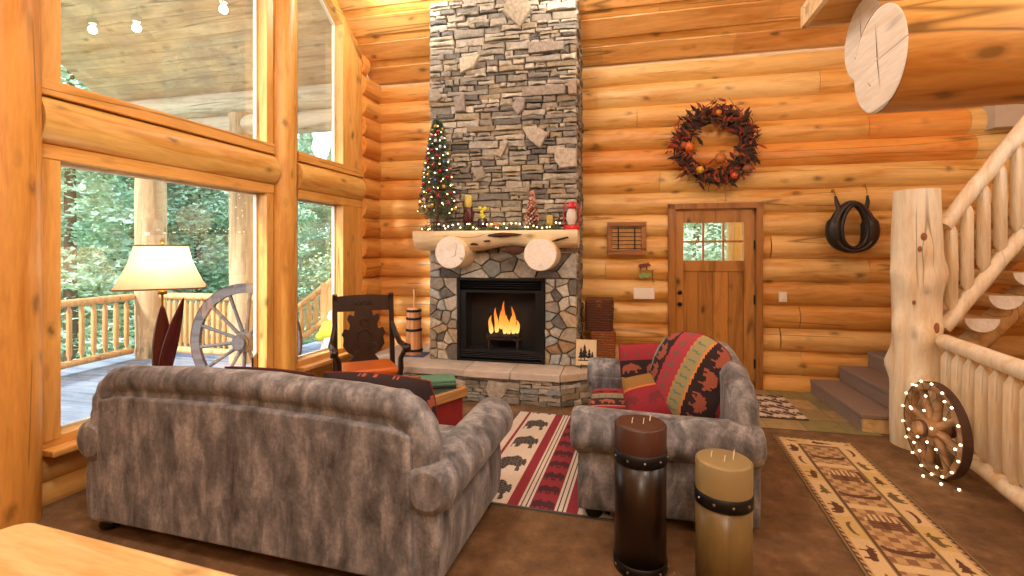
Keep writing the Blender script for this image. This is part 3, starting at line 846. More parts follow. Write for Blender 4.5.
Yw = 5.6; Rw = .67
wagon_wheel('large weathered grey wagon wheel outside, standing on the deck', Rw, 14, m_wheel, loc=((246 - HX) / F * Yw, Yw, PB), rz=R(-5), hub=.12, hubl=.3, spw=.024)
# ------------------------------------------------------------------ fabrics and patterns
def suede(name, a, b_, c_, st=(1.4, 1.4, .35)):
    t = NT(name); v = t.coords(st)
    n = t.noise(v, 7, 4, .6, .4); n2 = t.noise(t.coords(), 55, 6, .8); n3 = t.noise(t.coords(), 9, 3)
    c = t.ramp(n, [(.3, a), (.5, b_), (.7, c_)])
    c = t.mix(.55, c, t.ramp(n2, [(.34, (.4, .4, .4)), (.66, (1.3, 1.3, 1.3))]), 'MULTIPLY')
    c = t.mix(.4, c, t.ramp(n3, [(.35, (.62, .6, .6)), (.65, (1.1, 1.1, 1.1))]), 'MULTIPLY')
    t.base(c, .75, 0, .3); t.bs.inputs['Sheen Weight'].default_value = .22; t.bs.inputs['Sheen Roughness'].default_value = .4
    t.bump(n2, .25, .004)
    return t.mat
m_suede = suede('grey_suede', hexc('4A4C50'), hexc('7C7E83'), hexc('B2B3B7'), (1.5, 1.5, .55))
m_fab = toned('woven_pattern', .9, .14, 90, .2)
m_darkwood = wood('dark_stained_wood', hexc('2E1A12'), hexc('180D09'), 'z', rough=.3, knots=0)
BEAR = [(0, .25), (.02, .5), (.08, .68), (.2, .8), (.36, .82), (.52, .95), (.66, .84), (.74, .72), (.84, .78), (.88, .66), (.98, .5), (1.0, .4), (.9, .36), (.82, .42), (.78, .3), (.8, .05), (.68, .03), (.66, .28), (.56, .32), (.4, .3), (.34, .06), (.22, .04), (.22, .26), (.12, .22), (.12, .02), (.02, .02)]
MOOSE = [(0, .5), (.05, .68), (.3, .74), (.5, .86), (.6, .74), (.66, .98), (.74, .8), (.82, .98), (.86, .74), (1, .6), (.92, .52), (.8, .6), (.7, .42), (.7, 0), (.62, 0), (.6, .36), (.26, .36), (.2, 0), (.12, 0), (.12, .34), (.04, .3)]
TREE = [(.45, 0), (.45, .15), (.1, .15), (.35, .42), (.2, .42), (.42, .7), (.32, .7), (.5, 1), (.68, .7), (.58, .7), (.8, .42), (.65, .42), (.9, .15), (.55, .15), (.55, 0)]
CANOE = [(0, .62), (.06, .7), (.12, .58), (.3, .5), (.7, .5), (.88, .58), (.94, .7), (1, .62), (.9, .36), (.7, .28), (.3, .28), (.1, .36)]
CABIN = [(.1, 0), (.1, .5), (.0, .5), (.25, .92), (.8, .92), (1, .5), (.9, .5), (.9, 0)]
def inside(poly, x, y):
    c = False; n = len(poly); j = n - 1
    for i in range(n):
        xi, yi = poly[i]; xj, yj = poly[j]
        if (yi > y) != (yj > y) and x < (xj - xi) * (y - yi) / (yj - yi) + xi: c = not c
        j = i
    return c
cRED, cDK, cTAN, cGRN, cRUST, cTEAL = hexc('98303C'), hexc('2A1C20'), hexc('9A8A5C'), hexc('5E7A60'), hexc('9A5440'), hexc('5C8478')
def blanket(u, v):
    "u across the bands, v along them (metres)"
    u = u % .50
    if u < .13:
        x, y = (v % .07) / .05, (u - .03) / .07
        return tuple(c * .62 + d * .38 for c, d in zip(cTAN, cDK)) if 0 < x < 1 and 0 < y < 1 and inside(TREE, x, y) else cRED
    if u < .14: return hexc('D08A3C')
    if u < .28:
        x, y = (v % .15) / .125, (u - .155) / .10
        return cRUST if 0 < x < 1 and 0 < y < 1 and inside(BEAR, x, y) else cDK
    if u < .29: return cRED
    if u < .39:
        k = abs((v % .05) / .05 - .5) * .1
        return cTEAL if abs(u - .34) + k * .5 < .028 or abs(abs(u - .34) - .04) < .004 else cTAN
    if u < .40: return hexc('D08A3C')
    x, y = (v % .13) / .1, (u - .41) / .08
    return cDK if 0 < x < 1 and 0 < y < 1 and inside(TREE, y, x) else hexc('8A2230')
def pillow(name, w, h, t, fn, k=.0, n=56, mat=None, parent=None):
    b = B(); vs = []
    def P(a, c, s):
        x = a * math.sqrt(1 - k * c * c / 2) * w / 2; z = c * math.sqrt(1 - k * a * a / 2) * h / 2
        e = (max(0, 1 - abs(a) ** 2.6)) ** .55 * (max(0, 1 - abs(c) ** 2.6)) ** .55
        pin = 1 - .05 * (1 - k) * (1 - (a * a * c * c))*0
        return (x * pin, s * t / 2 * e, z * pin)
    for s in (-1, 1):
        vs = [P(-1 + 2 * i / n, -1 + 2 * j / n, s) for i in range(n + 1) for j in range(n + 1)]
        fs = []; cs = []
        for i in range(n):
            for j in range(n):
                f = (i * (n + 1) + j, (i + 1) * (n + 1) + j, (i + 1) * (n + 1) + j + 1, i * (n + 1) + j + 1)
                fs.append(f if s < 0 else f[::-1]); m = vs[f[0]]
                cs.append(fn(m[0], m[2], s))
        b.add(vs, fs, True, cs)
    o = b.build(name, mat or m_fab, parent=parent, fixn=False)
    ring = [P(-1, -1 + 2 * i / 14, 1) for i in range(14)] + [P(-1 + 2 * i / 14, 1, 1) for i in range(14)] + [P(1, 1 - 2 * i / 14, 1) for i in range(14)] + [P(1 - 2 * i / 14, -1, 1) for i in range(14)]
    q = B(); q.col = hexc('7A3026'); q.tube(ring, .004, 6, closed=True)
    q.build('piping', m_fab, parent=o)
    return o

# ------------------------------------------------------------------ sofas
def sofa(name, W, D, H, label, cat, loc, rz, nseat, seatfn=None, corner=.26, drop=.30):
    root = empty(name, loc, rz); tag(root, label, cat)
    yb = -D / 2
    def arch(ins, z0=.1, m=12):
        hw = W / 2 - ins; pts = [(-hw, z0)]
        ht = H - ins
        for i in range(m + 1):
            a = PI - (PI / 2) * i / m; pts.append((-hw + corner + corner * cos(a) if True else 0, ht - drop + drop * sin(a)))
        k = 10
        for i in range(1, k): pts.append((-hw + corner + (2 * hw - 2 * corner) * i / k, ht + .028 * sin(PI * i / k)))
        for i in range(m + 1):
            a = PI / 2 - (PI / 2) * i / m; pts.append((hw - corner + corner * cos(a), ht - drop + drop * sin(a)))
        pts.append((hw, z0)); return pts
    b = B(); b.prism(arch(.05), 'y', yb + .03, yb + .17)
    b.build('back_frame', m_suede, parent=root, bevel=.01)
    b = B(); hw = W / 2 - .10; zt_ = H - drop * .2 - .12; o_ = [(-hw, .1)] + [(hw * (-1 + 2 * i / 14) * (.985 if i in (0, 14) else 1), zt_ + min(.03, drop * .35) * sin(PI * i / 14) - (.02 if i in (0, 14) else 0)) for i in range(15)] + [(hw, .1)]
    b.prism(o_, 'y', yb - .006, yb + .05); b.build('back_panel', m_suede, parent=root, bevel=.012)
    b = B(); pr = arch(.07, .5); pts = [(x, yb + .085, z) for x, z in pr]
    rad = [.078 + .004 * sin(i * 2.1) for i in range(len(pts))]
    b.tube(pts, rad, 16, sx=1.0); b.build('back_roll', m_suede, parent=root)
    b = B(); b.bb(-W / 2 + .02, W / 2 - .02, yb + .1, D / 2 - .05, .08, .31); b.build('base', m_suede, parent=root, bevel=.025)
    for sx in (-1, 1):
        b = B(); xo = sx * (W / 2)
        # bowed side panel
        vs = []; m = 8
        for j in range(m + 1):
            z = .07 + .47 * j / m; bow = .03 * sin(PI * j / m) - .02 * (j / m)
            for y in (yb + .02, D / 2): vs.append((xo + sx * (bow - .0), y, z))
            for y in (D / 2, yb + .02): vs.append((xo - sx * .19, y, z))
        fs = [(j * 4 + k, j * 4 + (k + 1) % 4, (j + 1) * 4 + (k + 1) % 4, (j + 1) * 4 + k) for j in range(m) for k in range(4)] + [(3, 2, 1, 0), (m * 4, m * 4 + 1, m * 4 + 2, m * 4 + 3)]
        b.add(vs, fs, False); b.build('arm_panel', m_suede, parent=root, bevel=.015)
        b = B(); xc = xo - sx * .035; zc = .53
        ys = [yb + .0, yb + .012, yb + .05, yb + .3, 0, D / 2 - .1, D / 2 - .01, D / 2 + .03, D / 2 + .04]
        rr = [.085, .11, .122, .125, .128, .13, .132, .122, .095]
        b.tube([(xc, y, zc + (.012 if y > 0 else 0)) for y in ys], rr, 24); b.build('arm_roll', m_suede, parent=root)
        for sy in (-1, 1):
            b = B(); b.lathe([(.03, 0), (.05, .015), (.055, .035), (.04, .06), (.05, .085)], (sx * (W / 2 - .08), sy * (D / 2 - .09), 0), 18); b.build('foot', m_blackgloss, parent=root)
    sw = (W - .40) / nseat
    for k in range(nseat):
        b = B(); x0 = -W / 2 + .2 + k * sw
        if seatfn:
            n = 50; vs = [(x0 + .01 + (sw - .02) * i / n, yb + .17 + (D - .19) * j / n, .31 + .17 * (1 - .12 * (abs(2 * i / n - 1) ** 5 + abs(2 * j / n - 1) ** 5))) for i in range(n + 1) for j in range(n + 1)]
            fs = [(i * (n + 1) + j, (i + 1) * (n + 1) + j, (i + 1) * (n + 1) + j + 1, i * (n + 1) + j + 1) for i in range(n) for j in range(n)]
            b.add(vs, fs, True, [seatfn(vs[f[0]][0], vs[f[0]][1]) for f in fs])
            b.col = cTAN
            m = 24
            rim = [(x0 + .01, x0 + sw - .01, yb + .17, D / 2 - .02)][0]
            n_ = 50; e = lambda i, j: vs[i * (n_ + 1) + j]
            edge = [(i, 0) for i in range(n_ + 1)] + [(n_, j) for j in range(1, n_ + 1)] + [(i, n_) for i in range(n_ - 1, -1, -1)] + [(0, j) for j in range(n_ - 1, 0, -1)]
            ev = [e(*q) for q in edge]; L = len(ev)
            b.add(ev + [(x, y, .31) for x, y, z in ev], [(i, (i + 1) % L, L + (i + 1) % L, L + i) for i in range(L)], False, [seatfn(ev[i][0] + .3, ev[i][1] + .2) for i in range(L)])
            b.build('seat_cushion', m_fab, parent=root)
        else:
            b.bb(x0 + .006, x0 + sw - .006, yb + .17, D / 2 - .01, .31, .48); b.build('seat_cushion', m_suede, parent=root, bevel=.045, bseg=4)
    return root
SA = R(-16.0)
sofa('sofa', 2.17, .98, .95, 'long grey suede sofa seen from behind with its back to the viewer', 'sofa', (-1.262, 2.905, 0), SA, 3, corner=.17, drop=.20)
LAng = R(77)
sofa('loveseat', 1.46, 1.02, .93, 'grey suede loveseat facing left beside the candles, with patterned seat', 'loveseat', (1.055, 3.465, 0), LAng, 2, seatfn=lambda x, y: blanket(x * 1.0 + .1, y), corner=.44, drop=.22)
SF = Fr(-1.262, 2.905, -16.0); LF = Fr(1.055, 3.465, 77)
# back cushions of the sofa
def backfn(u, v):
    x, y = ((u + 5) % .20) / .14, ((v + 5.03) % .15) / .10
    if v > -.02: return cRUST if 0 < x < 1 and 0 < y < 1 and inside(BEAR, x, y) else cDK
    return blanket(v + .4, u)
for k, (x, wd, h, lab) in enumerate(((-.04, .64, .455, 'dark bear-patterned cushion at the middle of the long grey sofa back'),
                                   (.64, .68, .475, 'bear-patterned back cushion by the far right arm of the long grey sofa'))):
    r_ = empty('back_cushion', SF.loc(x, -.205, .51 + h / 2 - .01)); r_.rotation_euler = (R(8), 0, SA); tag(r_, lab, 'cushion', None)
    pillow('cover', wd, h, .22, lambda u, v, s, k=k: backfn(u + .1 * k, v), k=.2 + .1 * k, parent=r_)

# big arched cushion, leaning pillows on the loveseat
def cush(name, lab, cx, cy, cz, w, h, t, rot, fn, k):
    r_ = empty(name, (cx, cy, cz)); r_.rotation_euler = rot; tag(r_, lab, 'cushion'); pillow('cover', w, h, t, fn, k=k, parent=r_); return r_
def ang(u, v, a): return u * cos(a) + v * sin(a), -u * sin(a) + v * cos(a)
def bigfn(u, v, s):
    p, q = ang(u, v, R(-14)); p += .30
    if p < .03: return hexc('8C9A98')
    if p < .14: x, y = (q % .15) / .13, (p - .04) / .09; return cRUST if 0 < x < 1 and 0 < y < 1 and inside(BEAR, x, y) else cDK
    if p < .27: x, y = (q % .08) / .06, (p - .16) / .08; return hexc('7A5A50') if 0 < x < 1 and 0 < y < 1 and inside(TREE, y, x) else hexc('A83C4A')
    if p < .275: return hexc('D08A3C')
    if p < .37: return hexc('9C9468') if (q % .06) > .012 or abs(p - .32) > .03 else cTEAL
    if p < .385: return hexc('D88A48')
    if p < .58: x, y = (q % .16) / .13, (p - .42) / .12; return cRUST if 0 < x < 1 and 0 < y < 1 and inside(BEAR, 1 - x, y) else cDK
    return cRED
cx, cy = LF.w(-.34, -.03).xy
cush('arched_cushion', 'large arched patterned cushion with red, green and black bands against loveseat back', 1.195, 3.23, .765, .62, .60, .22, (R(-12), R(5), R(-56)), bigfn, .85)
def sqfn(u, v, s):
    v += .19
    if v < .1: k = abs((u % .06) / .06 - .5) * .05; return cTEAL if abs(v - .05) + k < .03 else hexc('5E8A78')
    if v < .115: return hexc('C8B078')
    if v < .25:
        x, y = ((u + .19) % .19) / .15, (v - .14) / .09; return cRUST if 0 < x < 1 and 0 < y < 1 and inside(BEAR, x, y) else cDK
    x, y = (u % .09) / .06, (v - .26) / .08
    return hexc('7E4040') if 0 < x < 1 and 0 < y < 1 and inside(TREE, x, y) else hexc('9A2A36')
cush('throw_pillow', 'square red and black bear pillow standing at the far arm of the loveseat', 1.09, 3.92, .665, .40, .38, .13, (R(-14), R(-5), R(-12)), sqfn, .05)
def frfn(u, v, s):
    if v > .06: return hexc('8E6A34')
    if v > .045: return hexc('C87838')
    x, y = ((u + .05) % .2) / .14, (v + .08) / .09
    return hexc('6E2A30') if 0 < x < 1 and 0 < y < 1 and inside(BEAR, x, y) else hexc('8A2432')
cush('throw_pillow', 'red pillow with a tan top band lying nearest the loveseat arm', 1.0, 3.36, .60, .42, .34, .16, (R(-38), R(-14), R(-14)), frfn, .1)

# ------------------------------------------------------------------ rugs
def rug(name, lab, W, L, fn, loc, rz, n, m, th=.008, group=None, cat='rug', fringe=None):
    b = B()
    vs = [(W * i / n, L * j / m, th) for i in range(n + 1) for j in range(m + 1)]
    fs = [(i * (m + 1) + j, (i + 1) * (m + 1) + j, (i + 1) * (m + 1) + j + 1, i * (m + 1) + j + 1) for i in range(n) for j in range(m)]
    b.add(vs, fs, False, [fn(W * (f[0] // (m + 1) + .5) / n, L * (f[0] % (m + 1) + .5) / m) for f in fs])
    b.col = fringe or fn(.002, .002)
    b.add([(0, 0, 0), (W, 0, 0), (W, L, 0), (0, L, 0), (0, 0, th), (W, 0, th), (W, L, th), (0, L, th)], [(0, 3, 2, 1), (0, 1, 5, 4), (1, 2, 6, 5), (2, 3, 7, 6), (3, 0, 4, 7)])
    o = b.build(name, m_fab, loc=loc, rz=rz, fixn=False); tag(o, lab, cat); return o
RW, RL = 1.2, 1.78
cCR, cMR, cBK = hexc('D8CEC0'), hexc('8E2A38'), hexc('35302E')
def bearrug(x, y):
    if y < .02 or y > RL - .02: return hexc('5A544E')
    if x > RW / 2: x = RW - x
    if x < .02: return hexc('5A544E')
    if x < .105: return cCR
    if x < .13: return cMR
    if x < .38:
        a, c = (y - .04) % .42 / .34, (x - .155) / .20
        c2 = (.36 - x) / .20
        # bears stand with their feet toward the sofa side
        if 0 < a < 1 and 0 < c < 1 and inside(BEAR, (x - .135) / .24, (a - .02) * 1.15): 
            return hexc('8A8680') if (int(x * 160) * 7 + int(y * 160) * 13) % 5 == 0 else cBK
        return cCR
    if x < .45: return cMR
    if x < .465: return cCR
    if x < .475: return cBK
    if x < .495: return cCR
    if x < .505: return cBK
    if x < .52: return cCR
    a, c = (y % .2) / .14, (x - .525) / .09
    return hexc('4A2028') if 0 < a < 1 and 0 < c < 1 and inside(BEAR, c, a) else cMR
rug('area_rug', 'cream and maroon striped rug with a column of black bears by the hearth', RW, RL, bearrug, (-.40, 3.13, .001), R(-15.5), 150, 220)
UW, UL = .60, 3.0
cT, cB2, cOL, cL = hexc('BFA070'), hexc('5E3B28'), hexc('84744A'), hexc('D6BC8C')
def runner(x, y):
    e = min(x, UW - x, y, UL - y)
    if e < .012: return cOL
    if e < .02: return cB2
    if e < .045: return cT if (int((x + y) * 40) % 2 if e < .034 else 1) else cB2
    xe = min(x, UW - x)
    if e < .15:
        t_ = y if xe == e else x; side = x < UW / 2
        k = int(t_ / .24); a = (t_ % .24) / .15 - .2; c = (e - .052) / .09
        if 0 < a < 1 and 0 < c < 1:
            P = (BEAR, TREE, MOOSE, CANOE)[(k + (1 if side else 0)) % 4]
            if inside(P, a, c) if P is not TREE else inside(P, c, a): return cB2 if k % 2 else hexc('6E5A34')
        return cL if k % 3 else hexc('CDB274')
    if e < .158: return cOL
    if e < .166: return cB2
    if e < .174: return cOL
    # centre: plaid ground with canoes and cabins
    g = .05
    yy = y % .62; xx = (x - .174) / (UW - .348)
    chk = (int(x / g) + int(y / g)) % 2
    base = cT if chk else hexc('A5825A')
    if int(x / g) % 2 and int(y / g) % 2: base = hexc('8C6646')
    if .06 < yy < .2:
        if inside(CANOE, xx, (yy - .04) / .18): return cB2
        if abs(yy - .13 - (xx - .5) * .12) < .006 and .3 < xx < .7: return cB2
    elif .34 < yy < .52:
        a, c = (xx - .08) / .84, (yy - .34) / .18
        if inside(CABIN, a, c): return cL if c > .5 and (int(a * 14) % 2) else (cB2 if c < .5 and (int(c * 16) % 2 or .4 < a < .55) else hexc('84603F'))
        if xx > .9: return cB2
    elif yy > .56: base = cL
    return base
rug('runner_rug', 'long tan lodge runner rug with canoes, cabins and moose, lying on brown carpet', UW, UL, runner, (1.44, 1.32, .001), R(-16.3), 150, 560)
def mat_(x, y):
    e = min(x, .55 - x, y, .9 - y)
    if e < .03: return hexc('4A3A30')
    return hexc('D8CDB8') if inside(BEAR, (x % .2) / .18, (y % .2) / .15) or abs((x + y) % .12) < .02 else hexc('5A4234')
q = gp(752, 418)
rug('door_mat', 'small brown and cream patterned mat on the tiles before the door', .5, .8, lambda x, y: mat_(x, y), (q.x, q.y, .009), R(-13), 60, 90)

# ------------------------------------------------------------------ candles
def candle(lab, loc, r, H, waxc, bodyc, band_z, wicks, style):
    root = empty('pillar_candle', loc); tag(root, lab, 'candle')
    mw = plain('candle_wax_' + style, waxc, .38, noise=.1, nscale=7); mb_ = wood('candle_body_' + style, bodyc, tuple(x * .7 for x in bodyc), 'z', rough=.3, knots=0)
    z0 = band_z
    b = B(); b.lathe([(r, z0), (r, H - .01), (r - .008, H - .002), (r - .02, H), (0, H - .004)], (0, 0, 0), 48); b.build('wax', mw, parent=root)
    b = B(); b.lathe([(0, .001), (r * .99, .001), (r * .99, z0), (0, z0)], (0, 0, 0), 48); b.build('body', mb_, parent=root)
    bands = [(z0 - .03, z0 + .03)] + ([(0.0, .055)] if style == 'brown' else [])
    for za, zc in bands:
        b = B(); b.lathe([(r + .0005, za), (r + .004, za + .002), (r + .004, zc - .002), (r + .0005, zc)], (0, 0, 0), 48); bd = b.build('band', m_black, parent=root)
        s = B()
        for k in range(10):
            a = 2 * PI * (k + .35) / 10
            s = B(); s.ball(((r + .004) * cos(a), (r + .004) * sin(a), (za + zc) / 2), .007, 10, 6); s.build('stud', plain_stud, parent=bd)
    for x, y in wicks:
        b = B(); b.tube([(x, y, H - .005), (x + .002, y, H + .014), (x + .006, y + .002, H + .026)], .0025, 6); b.build('wick', m_wick, parent=root)
plain_stud = plain('stud_metal', hexc('8A8078'), .35, .9, .05); m_wick = plain('wick_cotton', hexc('F0E6D0'), .8)
candle('tall dark brown three-wick pillar candle standing on the carpet', (.657, 2.46, 0), .130, .735, hexc('45281F'), hexc('1C100C'), .575, [(-.045, -.01), (.01, -.02), (.055, .02)], 'brown')
candle('shorter mustard yellow pillar candle with studded metal band on the carpet', (.985, 2.235, 0), .124, .645, hexc('8E7E56'), hexc('76643C'), .475, [(-.05, .02), (-.01, -.03), (.04, -.01), (.06, .03)], 'yellow')

# ------------------------------------------------------------------ pine table, lower left
tb = empty('pine_table', (-1.56, 1.535, 0), R(-17.5)); tag(tb, 'glossy pine table corner in front of the log post, lower left', 'table')
m_top = wood('pine_table_top', hexc('ECCB92'), hexc('D6AA66'), 'x', rough=.12, knots=.9)
b = B(); out = []
for (cx, cy, a0) in ((1.4 - .04, -.04, 0), (.06, -.06, 90), (.04, -.8 + .04, 180), (1.4 - .04, -.8 + .04, 270)):
    for i in range(7):
        a = R(a0 + 15 * i); rr = .06 if a0 == 90 else .04; out.append((cx + rr * cos(a), cy + rr * sin(a)))
b.prism(out, 'z', .70, .75); b.build('table_top', m_top, parent=tb, bevel=.01, bseg=3)
b = B(); b.bb(.08, 1.32, -.72, -.08, .62, .70); b.build('apron', m_top, parent=tb, bevel=.004)
for x in (.1, 1.3):
    for y in (-.1, -.7): b = B(); b.tube([(x, y, 0), (x, y, .4), (x, y, .70)], [.035, .045, .05], 14); b.build('leg', m_top, parent=tb)

# ------------------------------------------------------------------ end table + lamp
et = empty('end_table', (-2.53, 3.47, 0), R(16)); tag(et, 'small dark end table under the lamp, hidden behind the sofa', 'table')
b = B(); b.bb(-.15, .15, -.2, .2, .57, .60); b.build('table_top', m_darkwood, parent=et, bevel=.006)
for x in (-.12, .12):
    for y in (-.17, .17): b = B(); b.tube([(x, y, 0), (x, y, .57)], [.016, .022], 10); b.build('leg', m_darkwood, parent=et)
Lp = Vector((-2.50, 3.43, .601))
lm = empty('table_lamp', Lp); lm.rotation_euler.z = R(32); tag(lm, 'table lamp with cream bell shade on a dark leaf-shaped base by the window', 'lamp')
m_maroon = plain('dark_maroon_glaze', hexc('4A1A18'), .2, noise=.2)
b = B(); b.lathe([(.10, 0), (.10, .015), (.05, .03), (.03, .05), (0, .05)], (0, 0, 0), 24); b.build('foot', m_maroon, parent=lm)
def leaf(b, x0, x1, lean, H, w):
    n = 14; vs = []
    for i in range(n + 1):
        q = i / n; z = .04 + H * q; x = x0 + (x1 - x0) * q ** 1.3; ww = w * sin(PI * min(1, (q * .92 + .08))) ** .7 * (1 - .35 * q) + .002
        for k in range(10):
            a = 2 * PI * k / 10; vs.append((x + ww * cos(a), lean * q + .028 * sin(a) * (1 - .6 * q), z))
    b.add(vs, [(i * 10 + k, i * 10 + (k + 1) % 10, (i + 1) * 10 + (k + 1) % 10, (i + 1) * 10 + k) for i in range(n) for k in range(10)], True)
b = B(); leaf(b, .0, -.0, .015, .60, .07); b.build('leaf', m_maroon, parent=lm)
b = B(); leaf(b, .0, .13, -.07, .64, .055); b.build('leaf', m_maroon, parent=lm)
b = B(); b.tube([(0, .01, .05), (0, .01, .78)], .008, 8); b.lathe([(.012, .7), (.03, .705), (.03, .73), (.012, .735), (.012, .8), (0, .8)], (0, .01, 0), 12); b.build('stem', m_brass, parent=lm)
b = B(); b.ball((0, .01, .86), .035); b.build('bulb', emit('bulb_glow', (1, .8, .5), 10), parent=lm)
b = B()
b.tube([(.0, .01, 1.03), (.0, .01, 1.075)], .006, 8); b.ball((0, .01, 1.085), (.014, .014, .02)); b.build('finial', m_brass, parent=lm)
t = NT('shade_parchment'); tl_ = t.node('ShaderNodeBsdfTranslucent'); df = t.node('ShaderNodeBsdfDiffuse'); mx = t.node('ShaderNodeMixShader')
cc = t.ramp(t.noise(t.coords(), 6, 3), [(.3, hexc('F2DDAE')), (.7, hexc('FAEFD0'))])
t.l.new(cc, tl_.inputs[0]); t.l.new(cc, df.inputs[0]); mx.inputs[0].default_value = .6; t.l.new(df.outputs[0], mx.inputs[1]); t.l.new(tl_.outputs[0], mx.inputs[2]); t.l.new(mx.outputs[0], t.out.inputs[0]); m_shade = t.mat
def sq(r, z, n=48, k=1.0):
    o = []
    for i in range(n):
        a = 2 * PI * i / n; c, s = cos(a), sin(a); m = (abs(c) ** 7 + abs(s) ** 7) ** (-1 / 7); m = 1 + (m - 1) * k
        o.append((r * m * c, r * m * s, z))
    return o
b = B(); prof = [(.285, .755), (.262, .79), (.228, .86), (.19, .95), (.165, 1.05)]; vs = []
for r_, z in prof: vs += sq(r_ * .93, z)
b.add(vs, [(i * 48 + k, i * 48 + (k + 1) % 48, (i + 1) * 48 + (k + 1) % 48, (i + 1) * 48 + k) for i in range(4) for k in range(48)], True)
sh = b.build('lamp_shade', m_shade, parent=lm, fixn=False)
for z, r_ in ((.755, .285), (1.05, .165)):
    b = B(); b.tube(sq(r_ * .93, z), .005, 6, closed=True); b.build('shade_trim', plain('trim_braid', hexc('8A5A30'), .7), parent=sh)
lamp_in = (Lp.x, Lp.y, Lp.z + .92)

# small picture frame on the window sill
s_ = WW.u(255, -.04)
pf = empty('picture_frame', WW.loc(s_, -.04, GZ0 - .06), WW.a + R(35)); tag(pf, 'small thin dark picture frame on the window sill behind the sofa', 'picture frame')
b = B()
for p_ in ((-.13, -.12, 0, .26), (.12, .13, 0, .26)): b.bb(p_[0], p_[1], -.008, .008, p_[2], p_[3])
b.bb(-.12, .12, -.008, .008, 0, .012); b.bb(-.12, .12, -.008, .008, .248, .26); b.build('frame', m_darkwood, parent=pf)
b = B(); b.bb(-.12, .12, -.002, .004, .012, .248); b.build('picture', plain('faded_print', hexc('C89A60'), .5, noise=.4, nscale=14), parent=pf)

# ------------------------------------------------------------------ carved armchair
ac = empty('carved_armchair', (-1.465, 4.86, 0), R(24)); tag(ac, 'dark carved wooden armchair with an orange leather seat by the corner', 'chair')
m_leather = plain('orange_leather', hexc('C8641E'), .35, noise=.12)
W2, DF, DB = .29, -.27, .22           # faces local -y
b = B(); b.bb(-W2, W2, DF, DB, .335, .40); b.build('seat_frame', m_darkwood, parent=ac, bevel=.012)
b = B(); b.prism([(-W2 + .01, DF + .01), (W2 - .01, DF + .01), (W2 - .03, DB - .02), (-W2 + .03, DB - .02)], 'z', .40, .475); b.build('seat', m_leather, parent=ac, bevel=.03, bseg=4)
for sx in (-1, 1):
    b = B(); b.tube([(sx * (W2 - .03), DF + .03, .40), (sx * (W2 - .02), DF + .02, .30), (sx * (W2 - .05), DF + .05, .12), (sx * (W2 - .02), DF - .0, .0)], [.036, .04, .022, .03], 12); b.build('front_leg', m_darkwood, parent=ac)
    b = B(); b.tube([(sx * (W2 - .03), DB - .02, .40), (sx * (W2 - .03), DB + .02, .2), (sx * (W2 - .02), DB + .09, 0)], [.03, .026, .024], 10); b.build('rear_leg', m_darkwood, parent=ac)
    b = B(); b.prism([(DB - .03, .38), (DB + .03, .38), (DB + .12, 1.12), (DB + .11, 1.17), (DB + .07, 1.16), (DB + .075, 1.1)], 'x', sx * (W2 - .0) - .025, sx * (W2 - .0) + .025); b.build('back_post', m_darkwood, parent=ac, bevel=.006)
    b = B(); b.tube([(sx * W2, DB + .06, .86), (sx * (W2 + .02), DB - .03, .76), (sx * (W2 + .05), DB - .14, .665), (sx * (W2 + .05), -.16, .67), (sx * (W2 + .045), DF - .02, .68)], [.022, .026, .028, .03, .034], 12)
    b.build('armrest', m_darkwood, parent=ac)
    b = B(); b.lathe([(.0, -.034), (.042, -.034), (.046, 0), (.042, .034), (0, .034)], (sx * (W2 + .045), DF - .03, .665), 16, True, Matrix.Rotation(PI / 2, 3, 'Y')); b.build('arm_scroll', m_darkwood, parent=ac)
    b = B(); b.tube([(sx * (W2 + .04), DF - .01, .66), (sx * (W2 + .0), DF + .03, .56), (sx * (W2 - .0), DF + .03, .46), (sx * (W2 - .02), DF + .03, .38)], [.022, .026, .03, .034], 12); b.build('arm_support', m_darkwood, parent=ac)
def ty_(z): return DB + .0 + .11 * (z - .40) / .75
def slab_part(name, out, th=.022):
    b = B(); n = len(out)
    vs = [(x, ty_(z), z) for x, z in out] + [(x, ty_(z) + th, z) for x, z in out]
    b.add(vs, [tuple(range(n)), tuple(range(2 * n - 1, n - 1, -1))] + [(i, n + i, n + (i + 1) % n, (i + 1) % n) for i in range(n)])
    return b.build(name, m_darkwood, parent=ac, bevel=.004)
slab_part('top_rail', [(-W2, .98), (W2, .98), (W2, 1.10), (W2 - .03, 1.14), (.1, 1.15), (-.1, 1.15), (-W2 + .03, 1.14), (-W2, 1.10)], .035)
half = [(.0, .42), (.13, .42), (.15, .47), (.11, .52), (.17, .56), (.215, .63), (.20, .70), (.225, .74), (.20, .80), (.15, .79), (.14, .84), (.17, .90), (.15, .95), (.10, .93), (.09, .985), (.0, .985)]
slab_part('carved_splat', half + [(-x, z) for x, z in half[::-1][1:-1]])
slab_part('lower_rail', [(-W2, .40), (W2, .40), (W2, .44), (-W2, .44)])
# carved relief: raised rings and scrolls
for x, z, r_ in ((0, .72, .07), (-.09, .6, .04), (.09, .6, .04), (0, .87, .035), (0, 1.065, .03), (-.06, 1.065, .02), (.06, 1.065, .02)):
    b = B(); pts = [(x + r_ * cos(a), ty_(z) - .004, z + r_ * sin(a)) for a in [2 * PI * i / 16 for i in range(16)]]; b.tube(pts, .008, 6, closed=True); b.build('carving', m_darkwood, parent=ac)

